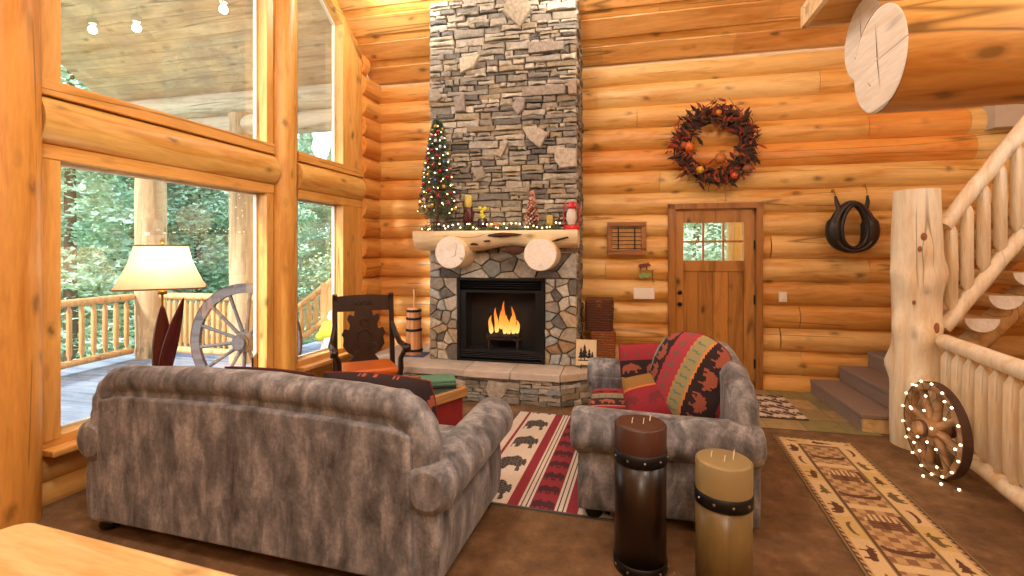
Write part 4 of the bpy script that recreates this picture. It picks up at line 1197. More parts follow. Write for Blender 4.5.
# ------------------------------------------------------------------ red trunk with folded cloth
a_ = math.atan2(.35, .29)
tr_ = empty('storage_chest', (-.80, 4.16, 0), a_); tag(tr_, 'low red and tan wooden trunk between the sofa and the hearth', 'trunk')
m_red = plain('red_paint', hexc('8A1E1E'), .4, noise=.15); m_tan = wood('tan_trim', hexc('B98E58'), hexc('94683A'), 'x', knots=0)
b = B(); b.bb(-.24, .24, -.29, .29, .03, .38); b.build('body', m_red, parent=tr_, bevel=.01)
b = B()
for x0, x1, y0_, y1_ in ((-.27, .27, -.32, -.285), (-.27, .27, .285, .32), (-.27, -.235, -.285, .285), (.235, .27, -.285, .285)): b.bb(x0, x1, y0_, y1_, .36, .44)
b.build('rim', m_tan, parent=tr_, bevel=.008)
b = B(); b.bb(-.235, .235, -.285, .285, .38, .42); b.build('lid', plain('dark_green_top', hexc('3A4A40'), .4, noise=.3), parent=tr_)
for x in (-.2, .2):
    for y in (-.25, .25): b = B(); b.ball((x, y, .018), (.03, .03, .018)); b.build('foot', m_darkwood, parent=tr_)
fc = empty('folded_cloth', (-.68, 4.28, .421), R(12)); tag(fc, 'folded green cloth lying on the red trunk', 'cloth')
for k, (w_, d_, z0_, z1_, hx) in enumerate(((.34, .26, 0, .02, '2A2426'), (.33, .25, .02, .045, '4E7A62'), (.30, .22, .045, .07, '5E8A70'))):
    b = B(); b.bb(-w_ / 2 + .01 * k, w_ / 2 + .01 * k, -d_ / 2, d_ / 2, z0_, z1_); b.build('fold', plain('cloth_layer', hexc(hx), .9, noise=.2), parent=fc, bevel=.009, bseg=3)
# ------------------------------------------------------------------ newel, stairs, railings, loft
rd = random.Random(14)
NP = WB.w(3.79, -1.46)
nw = empty('newel_post', NP); tag(nw, 'thick pale knotty log newel post at the foot of the stairs', 'newel post')
b = B(); b.col = (1, .96, .9)
n = 40; seg = 40; H = 2.12; vs = []
bumps = [(rd.uniform(0, 2 * PI), rd.uniform(.2, 2.0), rd.uniform(.03, .06)) for _ in range(12)] + [(R(215), 1.35, .035), (R(250), 1.62, .03), (R(285), 1.0, .035), (R(185), 1.0, .05), (R(180), 1.45, .04), (R(260), .55, .03)]
for i in range(n + 1):
    z = H * i / n
    for k in range(seg):
        a = 2 * PI * k / seg; r_ = .160 + .016 * (1 - z / H) + .006 * sin(z * 5)
        for ba, bz, bh in bumps:
            da = (a - ba + PI) % (2 * PI) - PI; r_ += bh * math.exp(-(da / .3) ** 2 - ((z - bz) / .1) ** 2)
        vs.append((r_ * cos(a), r_ * sin(a), z))
b.add(vs, [(i * seg + k, i * seg + (k + 1) % seg, (i + 1) * seg + (k + 1) % seg, (i + 1) * seg + k) for i in range(n) for k in range(seg)], True)
b.add(vs[-seg:], [tuple(range(seg))])
b.build('log_body', m_peeled, parent=nw)
for a, z, s_ in ((R(245), 1.73, .035), (R(238), 1.63, .03), (R(262), 1.36, .05), (R(275), 1.0, .05), (R(232), .55, .04), (R(225), 1.2, .02)):
    k = B(); rr = .178; k.M = Matrix.Translation((rr * cos(a), rr * sin(a), z)) @ Matrix.Rotation(a, 4, 'Z'); k.ball((0, 0, 0), (.014, s_ * .62, s_ * .95), 12, 8)
    k.build('knot', plain('dark_knot', hexc('9A6444'), .7, noise=.5, nscale=40), parent=nw)

m_stcarpet = plain('stair_carpet', hexc('8C7A6E'), .95, noise=.25, nscale=60)
stair = empty('staircase', WB.o, WB.a); tag(stair, 'staircase of carpeted lower steps and half-log treads rising behind the newel post', 'staircase')
m_tread = wood('tread_log', hexc('E2C08A'), hexc('C49A60'), 'y', knots=.3)
NU = (3.48, 3.77, 4.05)
for k, u in enumerate(NU):
    v0 = -1.25 + .02 * k; u1 = 4.44; z = .17 * (k + 1)
    b = B(); b.bb(u + .02, u1, v0 + .015, -.03, .17 * k + .001, z - .02); 
    sp_ = b.build('step', m_tread, parent=stair)
    b = B(); b.bb(u, u1, v0 - .0, -.03, z - .045, z); b.bb(u + .008, u + .03, v0 + .05, -.03, .17 * k, z - .02); b.build('step_carpet', m_stcarpet, parent=sp_, bevel=.015, bseg=3)
for k in range(1, 7):
    u = 4.21 + .168 * (k - 1); z = 1.05 + .195 * (k - 1); r_ = .125
    b = B(); va, vb = -1.32, (-.6 if k < 3 else -.05); m = 14; vs = []
    for y in (va, vb):
        vs += [(u + r_ + r_ * cos(PI + PI * i / m), y, z + .9 * r_ * sin(PI + PI * i / m)) for i in range(m + 1)]
    q = m + 1
    b.mi = 0; b.add(vs, [(i, i + 1, q + i + 1, q + i) for i in range(m)] + [(0, q, 2 * q - 1, q - 1)], False)
    b.mi = 1; b.add(vs, [tuple(range(q)), tuple(range(2 * q - 1, q - 1, -1))])
    b.build('half_log_tread', [m_tread, m_endgrain], parent=stair)
b = B(); p0, p1 = (4.25, .55), (5.6, 2.12)
for v in (-1.0, -.35): b.tube([(p0[0], v, p0[1]), (p1[0], v, p1[1])], .10, 14)
b.build('stringer_log', m_tread, parent=stair)
# stair railing
VR = -1.40
def onw(px, py, v): u = WB.u(px, v); return WB.w(u, v, WB.z(px, py, v))
A_ = onw(943, 328, VR); B_ = onw(1060, 190, VR); B2 = onw(1060, 62, VR); A2 = onw(941, 226, VR)
hr = (A2.z - A_.z)
rail('stair_railing', A_, B_, 0, hr, 7, 'sloping pale log stair railing rising from the newel post', top_r=.058, bal_r=.044, mat=m_peeled, rr=random.Random(41))
Pa = NP + Vector((.05, -.2, 0)); Pd = Vector((-.363, -.93, 0))
rail('floor_railing', (Pa.x, Pa.y, 0), tuple(Pa + Pd * 2.15), .13, .90, 13, 'level pale log railing running from the newel post behind the lit wheel', top_r=.058, bal_r=.052, mat=m_peeled, rr=random.Random(42))
# loft
lf = B(); lf.col = (1.0, .93, .82); c0 = (1.98, 3.2)
fx, fy = Vector((cos(R(-13)), sin(R(-13)))), Vector((-sin(R(-13)), cos(R(-13))))
LW = Fr(1.98, 3.22, -13)
for k in range(14): lf.bb(0, 4.4, -.2 * k - .196, -.2 * k, 3.15, 3.22)
struct(lf.build('ceiling_loft', m_board, loc=LW.o, rz=LW.a))
b = B(); b.col = (1.05, 1, .92); b.bb(-.03, 0, -2.8, .02, 3.12, 3.26); b.bb(-.03, 4.4, 0, .03, 3.12, 3.26)
struct(b.build('trim_5', m_peelx, loc=LW.o, rz=LW.a))
def beam(lab, end, r_, L, deg, wob):
    fr_ = Fr(end.x, end.y, deg); b = B(); n = 18; b.col = (1.0, .86, .66)
    b.tube([(L * i / n, 0, wob * sin(i * .9)) for i in range(n + 1)], [r_ * (1 + .02 * sin(i * 1.3)) for i in range(n + 1)], 40, caps=False)
    b.mi = 1; b.col = (1, 1, 1); b.lathe([(r_, 0), (r_ * .97, .004), (0, .004)], (0, 0, 0), 40, False, Matrix.Rotation(-PI / 2, 3, 'Y'))
    b.mi = 2
    for k_, (y0_, z0_, y1_, z1_) in enumerate(((0, .01, .02, .2), (.0, 0, -.03, -.16), (.06, -.1, .1, -.06))):
        b.add([(-.006, y0_ - .003, z0_), (-.006, y0_ + .003, z0_), (-.006, y1_, z1_)], [(0, 1, 2)])
    o = b.build('loft_beam_log', [m_log, m_endgrain, m_bark], loc=fr_.w(0, 0, end.z), rz=fr_.a); tag(o, lab, 'log beam'); return o
beam('huge cut log beam with round pale end at the upper right, in front', Vector((1.68, 2.20, 2.485)), .237, 3.2, -13, .004)
beam('second cut log beam end showing behind the huge front beam', Vector((2.13, 2.92, 2.90)), .235, 3.6, -13, .003)

# ------------------------------------------------------------------ wagon wheel with lights
ww_ = wagon_wheel('small brown wagon wheel wrapped in lit fairy lights against the log railing', .325, 8, m_wheelb, thick=.055, hub=.07, hubl=.26, loc=(3.06, 3.47, .004), rz=R(78), tilt=R(0), spw=.032)
m_bulb = emit('fairy_bulb', (1, .70, .36), 7)
def bulb_string(name, lab, pts, r_, cat, wire=None, loc=(0, 0, 0), rz=0, skip=1):
    root = empty(name, loc, rz); tag(root, lab, cat)
    b = B(); b.tube(wire or pts, .0015, 5); b.build('wire', plain('green_wire', hexc('2A3A22'), .7), parent=root)
    me = None
    for p_ in pts[::skip]:
        if me is None: b = B(); b.ball((0, 0, 0), r_, 8, 6); o = b.build('bulb', m_bulb, parent=root, loc=p_); me = o
        else: o = me.copy(); C.objects.link(o); o.parent = root; o.location = p_
    return root
pts = []; rb = random.Random(6)
for k in range(34):
    a = k * 2.4; r_ = .32 * (.25 + .75 * ((k * 7) % 34) / 34)
    if k % 2: r_ = .325; a = 2 * PI * k / 34
    off = .04 + (.05 if r_ < .2 else 0)
    pts.append((3.06 - off * .978 + r_ * cos(a) * cos(R(78)), 3.47 + off * .208 + r_ * cos(a) * sin(R(78)), .335 + r_ * sin(a)))
pts.sort(key=lambda p_: math.atan2(p_[2] - .335, p_[1] - 3.47))
pts = [(x, y, max(z, .012)) for x, y, z in pts] + [(2.95, 3.30, .012), (2.93, 3.42, .012), (3.0, 3.22, .012)]
bulb_string('fairy_lights', 'string of warm fairy lights wound round the small brown wagon wheel', pts, .0085, 'string lights')
lamp((2.9, 3.45, .35), 2.2, (1, .7, .4), .2)

# ------------------------------------------------------------------ wreath
vW = -.10
wz = WB.z(714, 146, vW); wu = WB.u(714, vW)
wr = empty('autumn_wreath', WB.w(wu, vW, wz), WB.a); tag(wr, 'large autumn wreath of twigs, rust leaves and gourds on the log wall above the door', 'wreath')
m_vine = plain('dark_vine', hexc('4A2A1C'), .8, noise=.4)
rv = random.Random(12)
b = B()
for k in range(16):
    R0 = rv.uniform(.30, .42); ph = rv.uniform(0, 6); e = rv.uniform(.02, .05); n = 40
    b.tube([((R0 + e * sin(3 * a + ph)) * cos(a), -.02 + .04 * sin(5 * a + ph), (R0 + e * sin(3 * a + ph)) * sin(a)) for a in [2 * PI * i / n for i in range(n)]], rv.uniform(.006, .012), 6, closed=True)
for k in range(8):      # loose curls
    a = rv.uniform(0, 2 * PI); c_ = (.4 * cos(a), -.05, .4 * sin(a)); q = rv.uniform(.06, .11)
    b.tube([(c_[0] + q * cos(t_), -.04, c_[2] + q * sin(t_)) for t_ in [2 * PI * i / 20 for i in range(20)]], .005, 5, closed=True)
b.build('vine_ring', m_vine, parent=wr)
for nm, hx, cnt, sz in (('rust_leaves', '9A4420', 90, .05), ('dark_leaves', '40281A', 230, .06), ('red_leaves', '8A2A1C', 45, .045)):
    b = B(); c_ = hexc(hx)
    for k in range(cnt):
        a = rv.uniform(0, 2 * PI); r_ = .37 + rv.gauss(0, .062); s_ = sz * rv.uniform(.6, 1.3)
        o = Vector((r_ * cos(a), -.05 - rv.uniform(0, .07), r_ * sin(a)))
        d = Vector((cos(a + rv.gauss(0, .8)), rv.gauss(0, .4), sin(a + rv.gauss(0, .8)))).normalized(); w_ = d.cross(Vector((rv.gauss(0, .3), 1, rv.gauss(0, .3)))).normalized()
        t_ = rv.uniform(.7, 1.2); b.col = tuple(x * t_ for x in c_)
        P = [o - d * s_, o - d * s_ * .3 + w_ * s_ * .32, o + d * s_ * .4 + w_ * s_ * .25, o + d * s_ * 1.25, o + d * s_ * .4 - w_ * s_ * .25, o - d * s_ * .3 - w_ * s_ * .32]
        b.add(P + [o + Vector((0, -.012, 0))], [(i, (i + 1) % 6, 6) for i in range(6)])
    b.build(nm, m_fab, parent=wr, fixn=False)
for x, z, r_, hx in ((-.29, -.02, .062, 'C8641E'), (-.34, .0, .05, '9A4A2A'), (-.17, -.29, .05, 'C89A2E'), (.05, -.17, .07, 'B0662C'), (.20, -.37, .045, 'C04A1A'), (.34, -.30, .06, '7A4A2A'), (.03, .36, .04, 'C87A2A'), (.22, -.13, .035, '8A6A3A')):
    b = B(); b.lathe([(.0, -.9 * r_), (r_ * .6, -.75 * r_), (r_, 0), (r_ * .65, .72 * r_), (.1 * r_, .8 * r_), (.12 * r_, 1.1 * r_), (0, 1.15 * r_)], (0, 0, 0), 14); b.build('gourd', plain('gourd_skin', hexc(hx), .4), parent=wr, loc=(x, -.10, z))
b = B(); 
for k in range(70):
    a = rv.choice([rv.gauss(R(190), .25), rv.gauss(R(285), .3), rv.gauss(R(60), .3)]); r_ = .42 + rv.uniform(-.03, .09); b.ball((r_ * cos(a), -.07, r_ * sin(a)), rv.uniform(.009, .014), 6, 4)
tag(b.build('berries', plain('red_berries', hexc('A81E2A'), .35), parent=wr), kind='stuff')
b = B()
for k in range(72):
    a = rv.uniform(0, 2 * PI); r0, r1 = .36, rv.uniform(.45, .56); da = rv.gauss(0, .3)
    b.tube([(r0 * cos(a), -.04, r0 * sin(a)), ((r0 + r1) / 2 * cos(a + da * .4), -.07, (r0 + r1) / 2 * sin(a + da * .4)), (r1 * cos(a + da), -.06, r1 * sin(a + da))], [.005, .004, .002], 5)
tag(b.build('twigs', m_vine, parent=wr), kind='stuff')

# ------------------------------------------------------------------ horse collar
vC = -.09; cu, cz = WB.u(850, vC), WB.z(850, 227, vC)
hc = empty('horse_collar', WB.w(cu, vC, cz), WB.a); tag(hc, 'black leather horse collar hanging from two brass hooks on the log wall', 'horse collar')
m_cleather = plain('black_leather', hexc('221C1A'), .38, noise=.25)
def loop(sx_, sz_, off, n=40):
    o = []
    for i in range(n):
        a = 2 * PI * i / n; x, z = sin(a), -cos(a)
        wx = sx_ * (1 - .32 * (z + 1) / 2); o.append((x * wx, off, z * sz_ + .0))
    return o
b = B(); P = loop(.205, .255, -.05); b.tube(P, [.036 + .05 * min(1, abs(p_[0]) / .17) ** 2 * (1 if p_[2] < .05 else .55) for p_ in P], 14, closed=True); b.build('padding', m_cleather, parent=hc)
b = B(); b.tube(loop(.145, .235, -.115), .02, 10, closed=True); b.build('inner_rim', m_cleather, parent=hc)
b = B(); b.tube(loop(.215, .262, -.115), .012, 8, closed=True); b.build('stitched_edge', plain('worn_leather', hexc('4A3C36'), .5), parent=hc)
for sx_ in (-1, 1):
    b = B(); b.tube([(sx_ * .125, -.06, .17), (sx_ * .15, -.05, .27), (sx_ * .155, -.03, .34)], [.028, .022, .012], 10); b.build('hame_tip', m_cleather, parent=hc)
for px, py in ((832, 192), (863, 187)):
    p_ = onw(px, py, -.01); h = empty('brass_hook', p_, WB.a); tag(h, 'brass hook at the %s top of the horse collar' % ('left' if px < 850 else 'right'), 'hook')
    b = B(); b.tube([(0, .0, 0), (0, -.05, .0), (.0, -.08, -.03), (0, -.085, -.09)], .007, 8); b.build('stem', m_brass, parent=h)
    b = B(); b.ball((0, -.02, .01), .02, 10, 6); b.build('ball', m_brass, parent=h)

# ------------------------------------------------------------------ small things on the wall
def wall_item(px, py, v=-.005): return onw(px, py, v)
p_ = wall_item(626.5, 238.5, -.02); fw = .5 * (WB.u(646, -.02) - WB.u(607, -.02)); fh = .5 * (WB.z(626, 222, -.02) - WB.z(626, 255, -.02))
r_ = empty('framed_wire_rack', p_, WB.a); tag(r_, 'small wood-framed panel with black bars and wires left of the door', 'picture frame')
m_frame = wood('rustic_frame', hexc('A06A34'), hexc('7A4A20'), 'x', knots=.3)
b = B(); t_ = .06
b.bb(-fw, fw, -.03, .02, fh - t_, fh); b.bb(-fw, fw, -.03, .02, -fh, -fh + t_); b.bb(-fw, -fw + t_, -.029, .02, -fh + t_, fh - t_); b.bb(fw - t_, fw, -.029, .02, -fh + t_, fh - t_); b.build('frame', m_frame, parent=r_, bevel=.006)
b = B(); b.bb(-fw + t_, fw - t_, .0, .012, -fh + t_, fh - t_); b.build('backing', plain('frame_backing', hexc('B8843E'), .6, noise=.3), parent=r_)
for k in range(6):
    z = -fh + t_ + .02 + (2 * fh - 2 * t_ - .04) * k / 5; b = B(); b.tube([(-fw + t_, -.008, z), (fw - t_, -.008, z)], .0035, 6); b.build('wire', m_black, parent=r_)
for x in (-fw * .42, fw * .42): b = B(); b.bb(x - .008, x + .008, -.016, -.004, -fh + t_ + .01, fh - t_ - .01); b.build('bar', m_black, parent=r_)
r_ = empty('moose_hook_sign', wall_item(646, 270, -.01), WB.a); tag(r_, 'tiny moose figure over a green sprig plaque on the log wall left of the door', 'wall ornament')
b = B(); b.prism([(-.09 + .15 * x, .0 + .10 * z) for x, z in MOOSE], 'y', -.02, -.008); b.build('moose', plain('moose_brown', hexc('6A3420'), .6), parent=r_)
b = B(); b.bb(-.09, .09, -.02, -.01, -.012, -.004); b.build('bar', m_brass, parent=r_)
b = B(); b.prism([(-.09 + .15 * x, -.11 + .09 * z) for x, z in ((0, .5), (.15, .9), (.4, .7), (.6, 1), (.8, .7), (1, .8), (.9, .3), (.7, .1), (.5, .3), (.3, 0), (.1, .2))], 'y', -.022, -.01); b.build('sprig', plain('sprig_green', hexc('7E9A5A'), .6, noise=.5, nscale=50), parent=r_)
b = B(); b.tube([(.075, -.02, -.0), (.078, -.02, -.13), (.09, -.03, -.15)], .004, 6); b.build('hook', m_black, parent=r_)
def plate(px0, px1, py0, py1, n, lab):
    p_ = wall_item((px0 + px1) / 2, (py0 + py1) / 2, -.012); w_ = .5 * (WB.u(px1, -.01) - WB.u(px0, -.01)); h_ = .5 * (WB.z(px0, py0, -.01) - WB.z(px0, py1, -.01))
    r_ = empty('switch_plate', p_, WB.a); tag(r_, lab, 'light switch')
    b = B(); b.bb(-w_, w_, -.006, .012, -h_, h_); b.build('plate', m_white, parent=r_, bevel=.004)
    for k in range(n):
        x = -w_ + 2 * w_ * (k + .5) / n; b = B(); b.bb(x - .011, x + .011, -.014, -.005, -.026, .026); b.build('rocker', m_white, parent=r_, bevel=.002)
plate(633.5, 654.5, 288, 299, 4, 'wide cream four-gang switch plate left of the door'); plate(779, 787, 292, 302, 1, 'small white single switch plate right of the door')

# ------------------------------------------------------------------ wicker boxes, plaque, churn
m_wick1 = plain('dark_wicker', hexc('5A3018'), .7, noise=.4, nscale=60); m_wick2 = plain('reddish_wicker', hexc('8E5228'), .7, noise=.4, nscale=60)
def wicker(name, lab, px0, px1, v, z0, H, dep, mat, lean=0, lid=True, twist=0):
    u0, u1 = WB.u(px0, v), WB.u(px1, v); w_ = (u1 - u0); r_ = empty(name, WB.w((u0 + u1) / 2, v + dep / 2, z0), WB.a + twist); tag(r_, lab, 'basket')
    b = B(); rows = max(5, int(H / .028))
    for k in range(rows):
        z = H * (k + .5) / rows; q = .94 + .06 * k / rows; hw, hd = w_ / 2 * q, dep / 2 * q; ph = k % 2
        pts = []
        for (x0, y0_), (x1, y1_) in zip([(-hw, -hd), (hw, -hd), (hw, hd), (-hw, hd)], [(hw, -hd), (hw, hd), (-hw, hd), (-hw, -hd)]):
            m = 8
            for i in range(m):
                t_ = i / m; s_ = .006 * (1 if (i + ph) % 2 else -1); nx, ny = (y1_ - y0_), -(x1 - x0); L = math.hypot(nx, ny)
                pts.append((x0 + (x1 - x0) * t_ + nx / L * s_, y0_ + (y1_ - y0_) * t_ + ny / L * s_, z))
        b.tube(pts, H / rows * .56, 6, closed=True)
    b.bb(-w_ / 2 * .9, w_ / 2 * .9, -dep / 2 * .9, dep / 2 * .9, .005, H * .98)
    b.build('woven_body', mat, parent=r_)
    if lid:
        b = B(); b.bb(-w_ / 2 * 1.03, w_ / 2 * 1.03, -dep / 2 * 1.03, dep / 2 * 1.03, H, H + .03); b.build('lid', mat, parent=r_, bevel=.01)
        b = B(); b.bb(-.03, .03, -dep / 2 * 1.06, -dep / 2 * 1.02, H * .75, H + .01); b.build('latch', m_brass, parent=r_)
    return r_
vB = -.42
zb0 = HZ + .002; zb1 = WB.z(605, 331, vB); zb2 = WB.z(600, 299, vB)
wicker('wicker_basket', 'reddish wicker chest underneath the darker one, right of the chimney', 591, 614, vB, zb0, zb1 - zb0 - .035, .26, m_wick2)
wicker('wicker_basket', 'dark brown wicker chest stacked on top, right of the chimney', 586, 612, vB, zb1 + .0, zb2 - zb1 - .03, .25, m_wick1)
q = onw(586, 365, -.86)
pl = empty('tree_plaque', WB.w(WB.u(586, -.84), -.84, HZ), WB.a); tag(pl, 'square cream plaque with black pine trees leaning on the right end of the hearth', 'plaque')
hw = .5 * (WB.u(596, -.84) - WB.u(575.5, -.84)); hh = WB.z(586, 336, -.84) - WB.z(586, 361, -.84)
def tl(x, y, z): return (x, y + z * .18, z + .03)
b = B(); b.add([tl(a, c, d) for a in (-hw, hw) for c in (0, .015) for d in (0, hh)], [(0, 1, 3, 2), (4, 6, 7, 5), (0, 4, 5, 1), (2, 3, 7, 6), (0, 2, 6, 4), (1, 5, 7, 3)]); b.build('board', plain('cream_board', hexc('DCC49A'), .6, noise=.1), parent=pl)
b = B()
for x, s_ in ((-.5, .5), (-.15, .62), (.3, .45), (.6, .35)):
    n_ = len(TREE); b.add([tl(x * hw + (a - .5) * hh * s_ * .6, -.002, hh * .22 + c * hh * s_) for a, c in TREE], [tuple(range(n_))])
b.add([tl(a * hw, -.002, c * hh) for a, c in ((-.8, .18), (.8, .18), (.8, .22), (-.8, .22))], [(0, 1, 2, 3)])
tag(b.build('tree_print', plain('print_black', hexc('1E1A18'), .7), parent=pl), kind='thing')
b = B()
for x in (-.05, .05): b.tube([(x, -.05, .004), (x, -.03, .03), (x, .0, .03), (x, .03, .1), (x, .12, .003)], .005, 6)
b.tube([(-.05, -.0, .03), (.05, .0, .03)], .005, 6); b.build('easel', m_black, parent=pl)

vc = -.62; uch = WB.u(414, vc)
ch_ = empty('butter_churn', WB.w(uch, vc, HZ + .014), WB.a); tag(ch_, 'wooden butter churn with dark hoops and dasher standing on the hearth', 'butter churn')
Hc = WB.z(414, 309, vc) - HZ - .014; m_churn = wood('churn_stave', hexc('D89A66'), hexc('A8623C'), 'z', tone=True, knots=0)
b = B(); n_ = 16
for k in range(n_):
    a0, a1 = 2 * PI * (k + .03) / n_, 2 * PI * (k + .97) / n_; t_ = rd.uniform(.75, 1.1); b.col = (t_, t_ * .95, t_ * .9)
    r0, r1 = .105, .085
    vs = [(r_ * cos(a), r_ * sin(a), z) for z, rr in ((0, r0), (Hc, r1)) for a in (a0, a1) for r_ in (rr, rr - .015)]
    b.add(vs, [(0, 2, 6, 4), (1, 5, 7, 3), (0, 4, 5, 1), (2, 3, 7, 6), (4, 6, 7, 5), (0, 1, 3, 2)])
b.build('staves', m_churn, parent=ch_)
for q_ in (.1, .55, .8, .97):
    r_ = .106 - .02 * q_ + .002; b = B(); b.lathe([(r_, -.014), (r_ + .004, -.014), (r_ + .003, .014), (r_, .014)], (0, 0, Hc * q_), 24); b.build('hoop', m_black, parent=ch_)
b = B(); b.lathe([(0, Hc - .01), (.083, Hc - .01), (.083, Hc + .012), (.02, Hc + .016), (0, Hc + .016)], (0, 0, 0), 24); b.build('lid', m_churn, parent=ch_)
b = B(); b.tube([(0, 0, Hc), (0.004, 0, Hc + .24)], .013, 8); b.build('dasher', m_churn, parent=ch_)
bl = B(); bl.bb(-.15, .15, -.13, .13, 0, .012)
o = bl.build('blue_cloth', plain('blue_fabric', hexc('3E5A8A'), .9, noise=.25), loc=WB.w(uch + .01, vc, HZ + .001), rz=WB.a + .1, bevel=.005); tag(o, 'folded blue cloth under the butter churn', 'cloth')

# ------------------------------------------------------------------ mantel decorations
vmn = VF - .12
def onm(px, dv=0): v = vmn + dv; return WB.w(WB.u(px, v), v, mz1 + .001)
def zm(px, py): return WB.z(px, py, vmn) - mz1
ct = empty('christmas_tree', onm(437.5, -.05), WB.a); tag(ct, 'slim decorated Christmas tree with lights and baubles on the left of the mantel', 'Christmas tree')
Ht = zm(437, 122); m_needle = plain('tree_needles', hexc('56664A'), .8, noise=.4, nscale=30)
b = B(); b.lathe([(.05, 0), (.055, .02), (.04, .07), (0, .07)], (0, 0, 0), 16); b.build('base', m_darkwood, parent=ct)
b = B(); b.tube([(0, 0, .06), (.005, 0, Ht * .55), (0, 0, Ht * .97)], [.016, .012, .004], 8); b.build('trunk', plain('tree_trunk', hexc('5A3A24'), .9), parent=ct)
rc = random.Random(3)
def tr_r(q): return .225 * (1 - q) ** .7 + .02 if q > .16 else .19 * q / .16
b = B()
for k in range(4200):
    q = .12 + .88 * rc.random() ** .9; z = Ht * q; r_ = tr_r(q) * rc.random() ** .35; a = rc.uniform(0, 2 * PI)
    c_ = Vector((r_ * cos(a), min(.12, r_ * sin(a)), z)); d = Vector((cos(a) * 1, sin(a) * 1, rc.uniform(-.5, .4))).normalized() * .028; w_ = Vector((rc.gauss(0, 1), rc.gauss(0, 1), rc.gauss(0, 1))).normalized() * .006
    b.add([c_ - d * .3 - w_, c_ - d * .3 + w_, c_ + d + w_, c_ + d - w_], [(0, 1, 2, 3)])
b.build('needles', m_needle, parent=ct, fixn=False)
protob = {}
cols = {'red': 'A81E2E', 'gold': 'C89A3A', 'blue': '4A6AA0', 'pink': 'C04A7A', 'silver': 'C8C8CC'}
for k in range(72):
    nm = rc.choice(('red', 'gold', 'blue', 'red', 'pink', 'silver')); q = .2 + .76 * (k / 72); a = k * 2.4; r_ = tr_r(q) * .98
    p_ = (r_ * cos(a), min(.12, r_ * sin(a)), Ht * q)
    if nm not in protob: b = B(); b.ball((0, 0, 0), .022, 10, 7); protob[nm] = b.build('bauble', plain('bauble_' + nm, hexc(cols[nm]), .2, .3), parent=ct, loc=p_)
    else: o = protob[nm].copy(); C.objects.link(o); o.parent = ct; o.location = p_
bp = None
for k in range(78):
    q = .17 + .8 * (k / 78); a = k * 2.4 + 1.1; r_ = tr_r(q) * 1.03; p_ = (r_ * cos(a), min(.12, r_ * sin(a)), Ht * q)
    if bp is None: b = B(); b.ball((0, 0, 0), .0075, 8, 6); bp = b.build('light_bulb', m_bulb, parent=ct, loc=p_)
    else: o = bp.copy(); C.objects.link(o); o.parent = ct; o.location = p_
# garland
ga = empty('pine_garland', WB.w(0, vmn - .05, mz1 + .002), WB.a); tag(ga, 'green pine garland with small lights lying along the mantel', 'garland')
b = B(); g0, g1_ = WB.u(424, vmn), WB.u(562, vmn)
for k in range(1500):
    u = rc.uniform(g0, g1_); q = abs(rc.gauss(0, .5)); z = .008 + .05 * abs(rc.gauss(0, .6)) * (.7 + .5 * sin(u * 14)); c_ = Vector((u, rc.gauss(0, .03), z)); d = Vector((rc.gauss(0, 1), rc.gauss(0, .7), rc.gauss(.2, .6))).normalized() * .03; w_ = Vector((rc.gauss(0, 1), rc.gauss(0, 1), rc.gauss(0, 1))).normalized() * .005
    c_.z = max(c_.z, .03 if d.z < 0 else .006); b.add([c_ - w_, c_ + w_, c_ + d + w_, c_ + d - w_], [(0, 1, 2, 3)])
b.build('greenery', m_needle, parent=ga, fixn=False)
bp = None
for k in range(34):
    p_ = (g0 + (g1_ - g0) * (k + rc.uniform(.1, .9)) / 34, -.045 + rc.uniform(-.02, .03), .03 + rc.uniform(-.01, .05))
    if bp is None: b = B(); b.ball((0, 0, 0), .0085, 8, 6); bp = b.build('light_bulb', m_bulb, parent=ga, loc=p_)
    else: o = bp.copy(); C.objects.link(o); o.parent = ga; o.location = p_
lamp(tuple(WB.w((g0 + g1_) / 2, vmn - .15, mz1 + .2)), 1.6, (1, .75, .45), .2)
def jar(lab, px0, px1, pyt, pyl, hx, topc, top):
    w_ = .5 * (WB.u(px1, vmn) - WB.u(px0, vmn)); H_ = zm(px0, pyl); T_ = zm(px0, pyt)
    r_ = empty('candle_jar', onm((px0 + px1) / 2, .06), WB.a); tag(r_, lab, 'candle jar')
    b = B(); b.lathe([(0, 0), (w_, 0), (w_, H_ * .94), (w_ * .9, H_), (0, H_)], (0, 0, 0), 20); b.build('jar', plain('jar_glass', hexc(hx), .2), parent=r_)
    b = B(); rj = random.Random(5)
    if top == 'flower':
        for k in range(9): b.ball((rj.uniform(-.6, .6) * w_, rj.uniform(-.6, .6) * w_, H_ + rj.uniform(.1, .9) * (T_ - H_)), w_ * .42, 8, 6)
    else: b.lathe([(w_ * .5, H_), (w_ * .75, H_ + .03), (w_ * .8, T_ - .02), (w_ * .6, T_), (0, T_)], (0, 0, 0), 14)
    b.build('topper', plain('topper_' + hx, hexc(topc), .6, noise=.4, nscale=60), parent=r_)
jar('tall dark red candle jar with a yellow top on the mantel', 463.5, 473, 195, 207.5, '4A1C1A', 'C8B45A', 'lathe')
jar('short dark candle jar with yellow flowers, right of the tall jar', 478, 487, 206, 218.5, '3A2830', 'C8BE3E', 'flower')
r_ = empty('orange_gourd', onm(494, .07), WB.a); tag(r_, 'small flat orange gourd between the short jar and the figurine tree', 'gourd')
b = B(); b.lathe([(0, 0), (.06, .01), (.085, .05), (.06, .085), (.012, .09), (.01, .11), (0, .11)], (0, 0, 0), 18); b.build('body', plain('gourd_orange', hexc('B8703C'), .5), parent=r_)
fg = empty('cone_tree', onm(532, .05), WB.a); tag(fg, 'small pink and brown cone-shaped figurine tree on the mantel, right of centre', 'ornament')
Hf = zm(532, 189); b = B(); rj = random.Random(8)
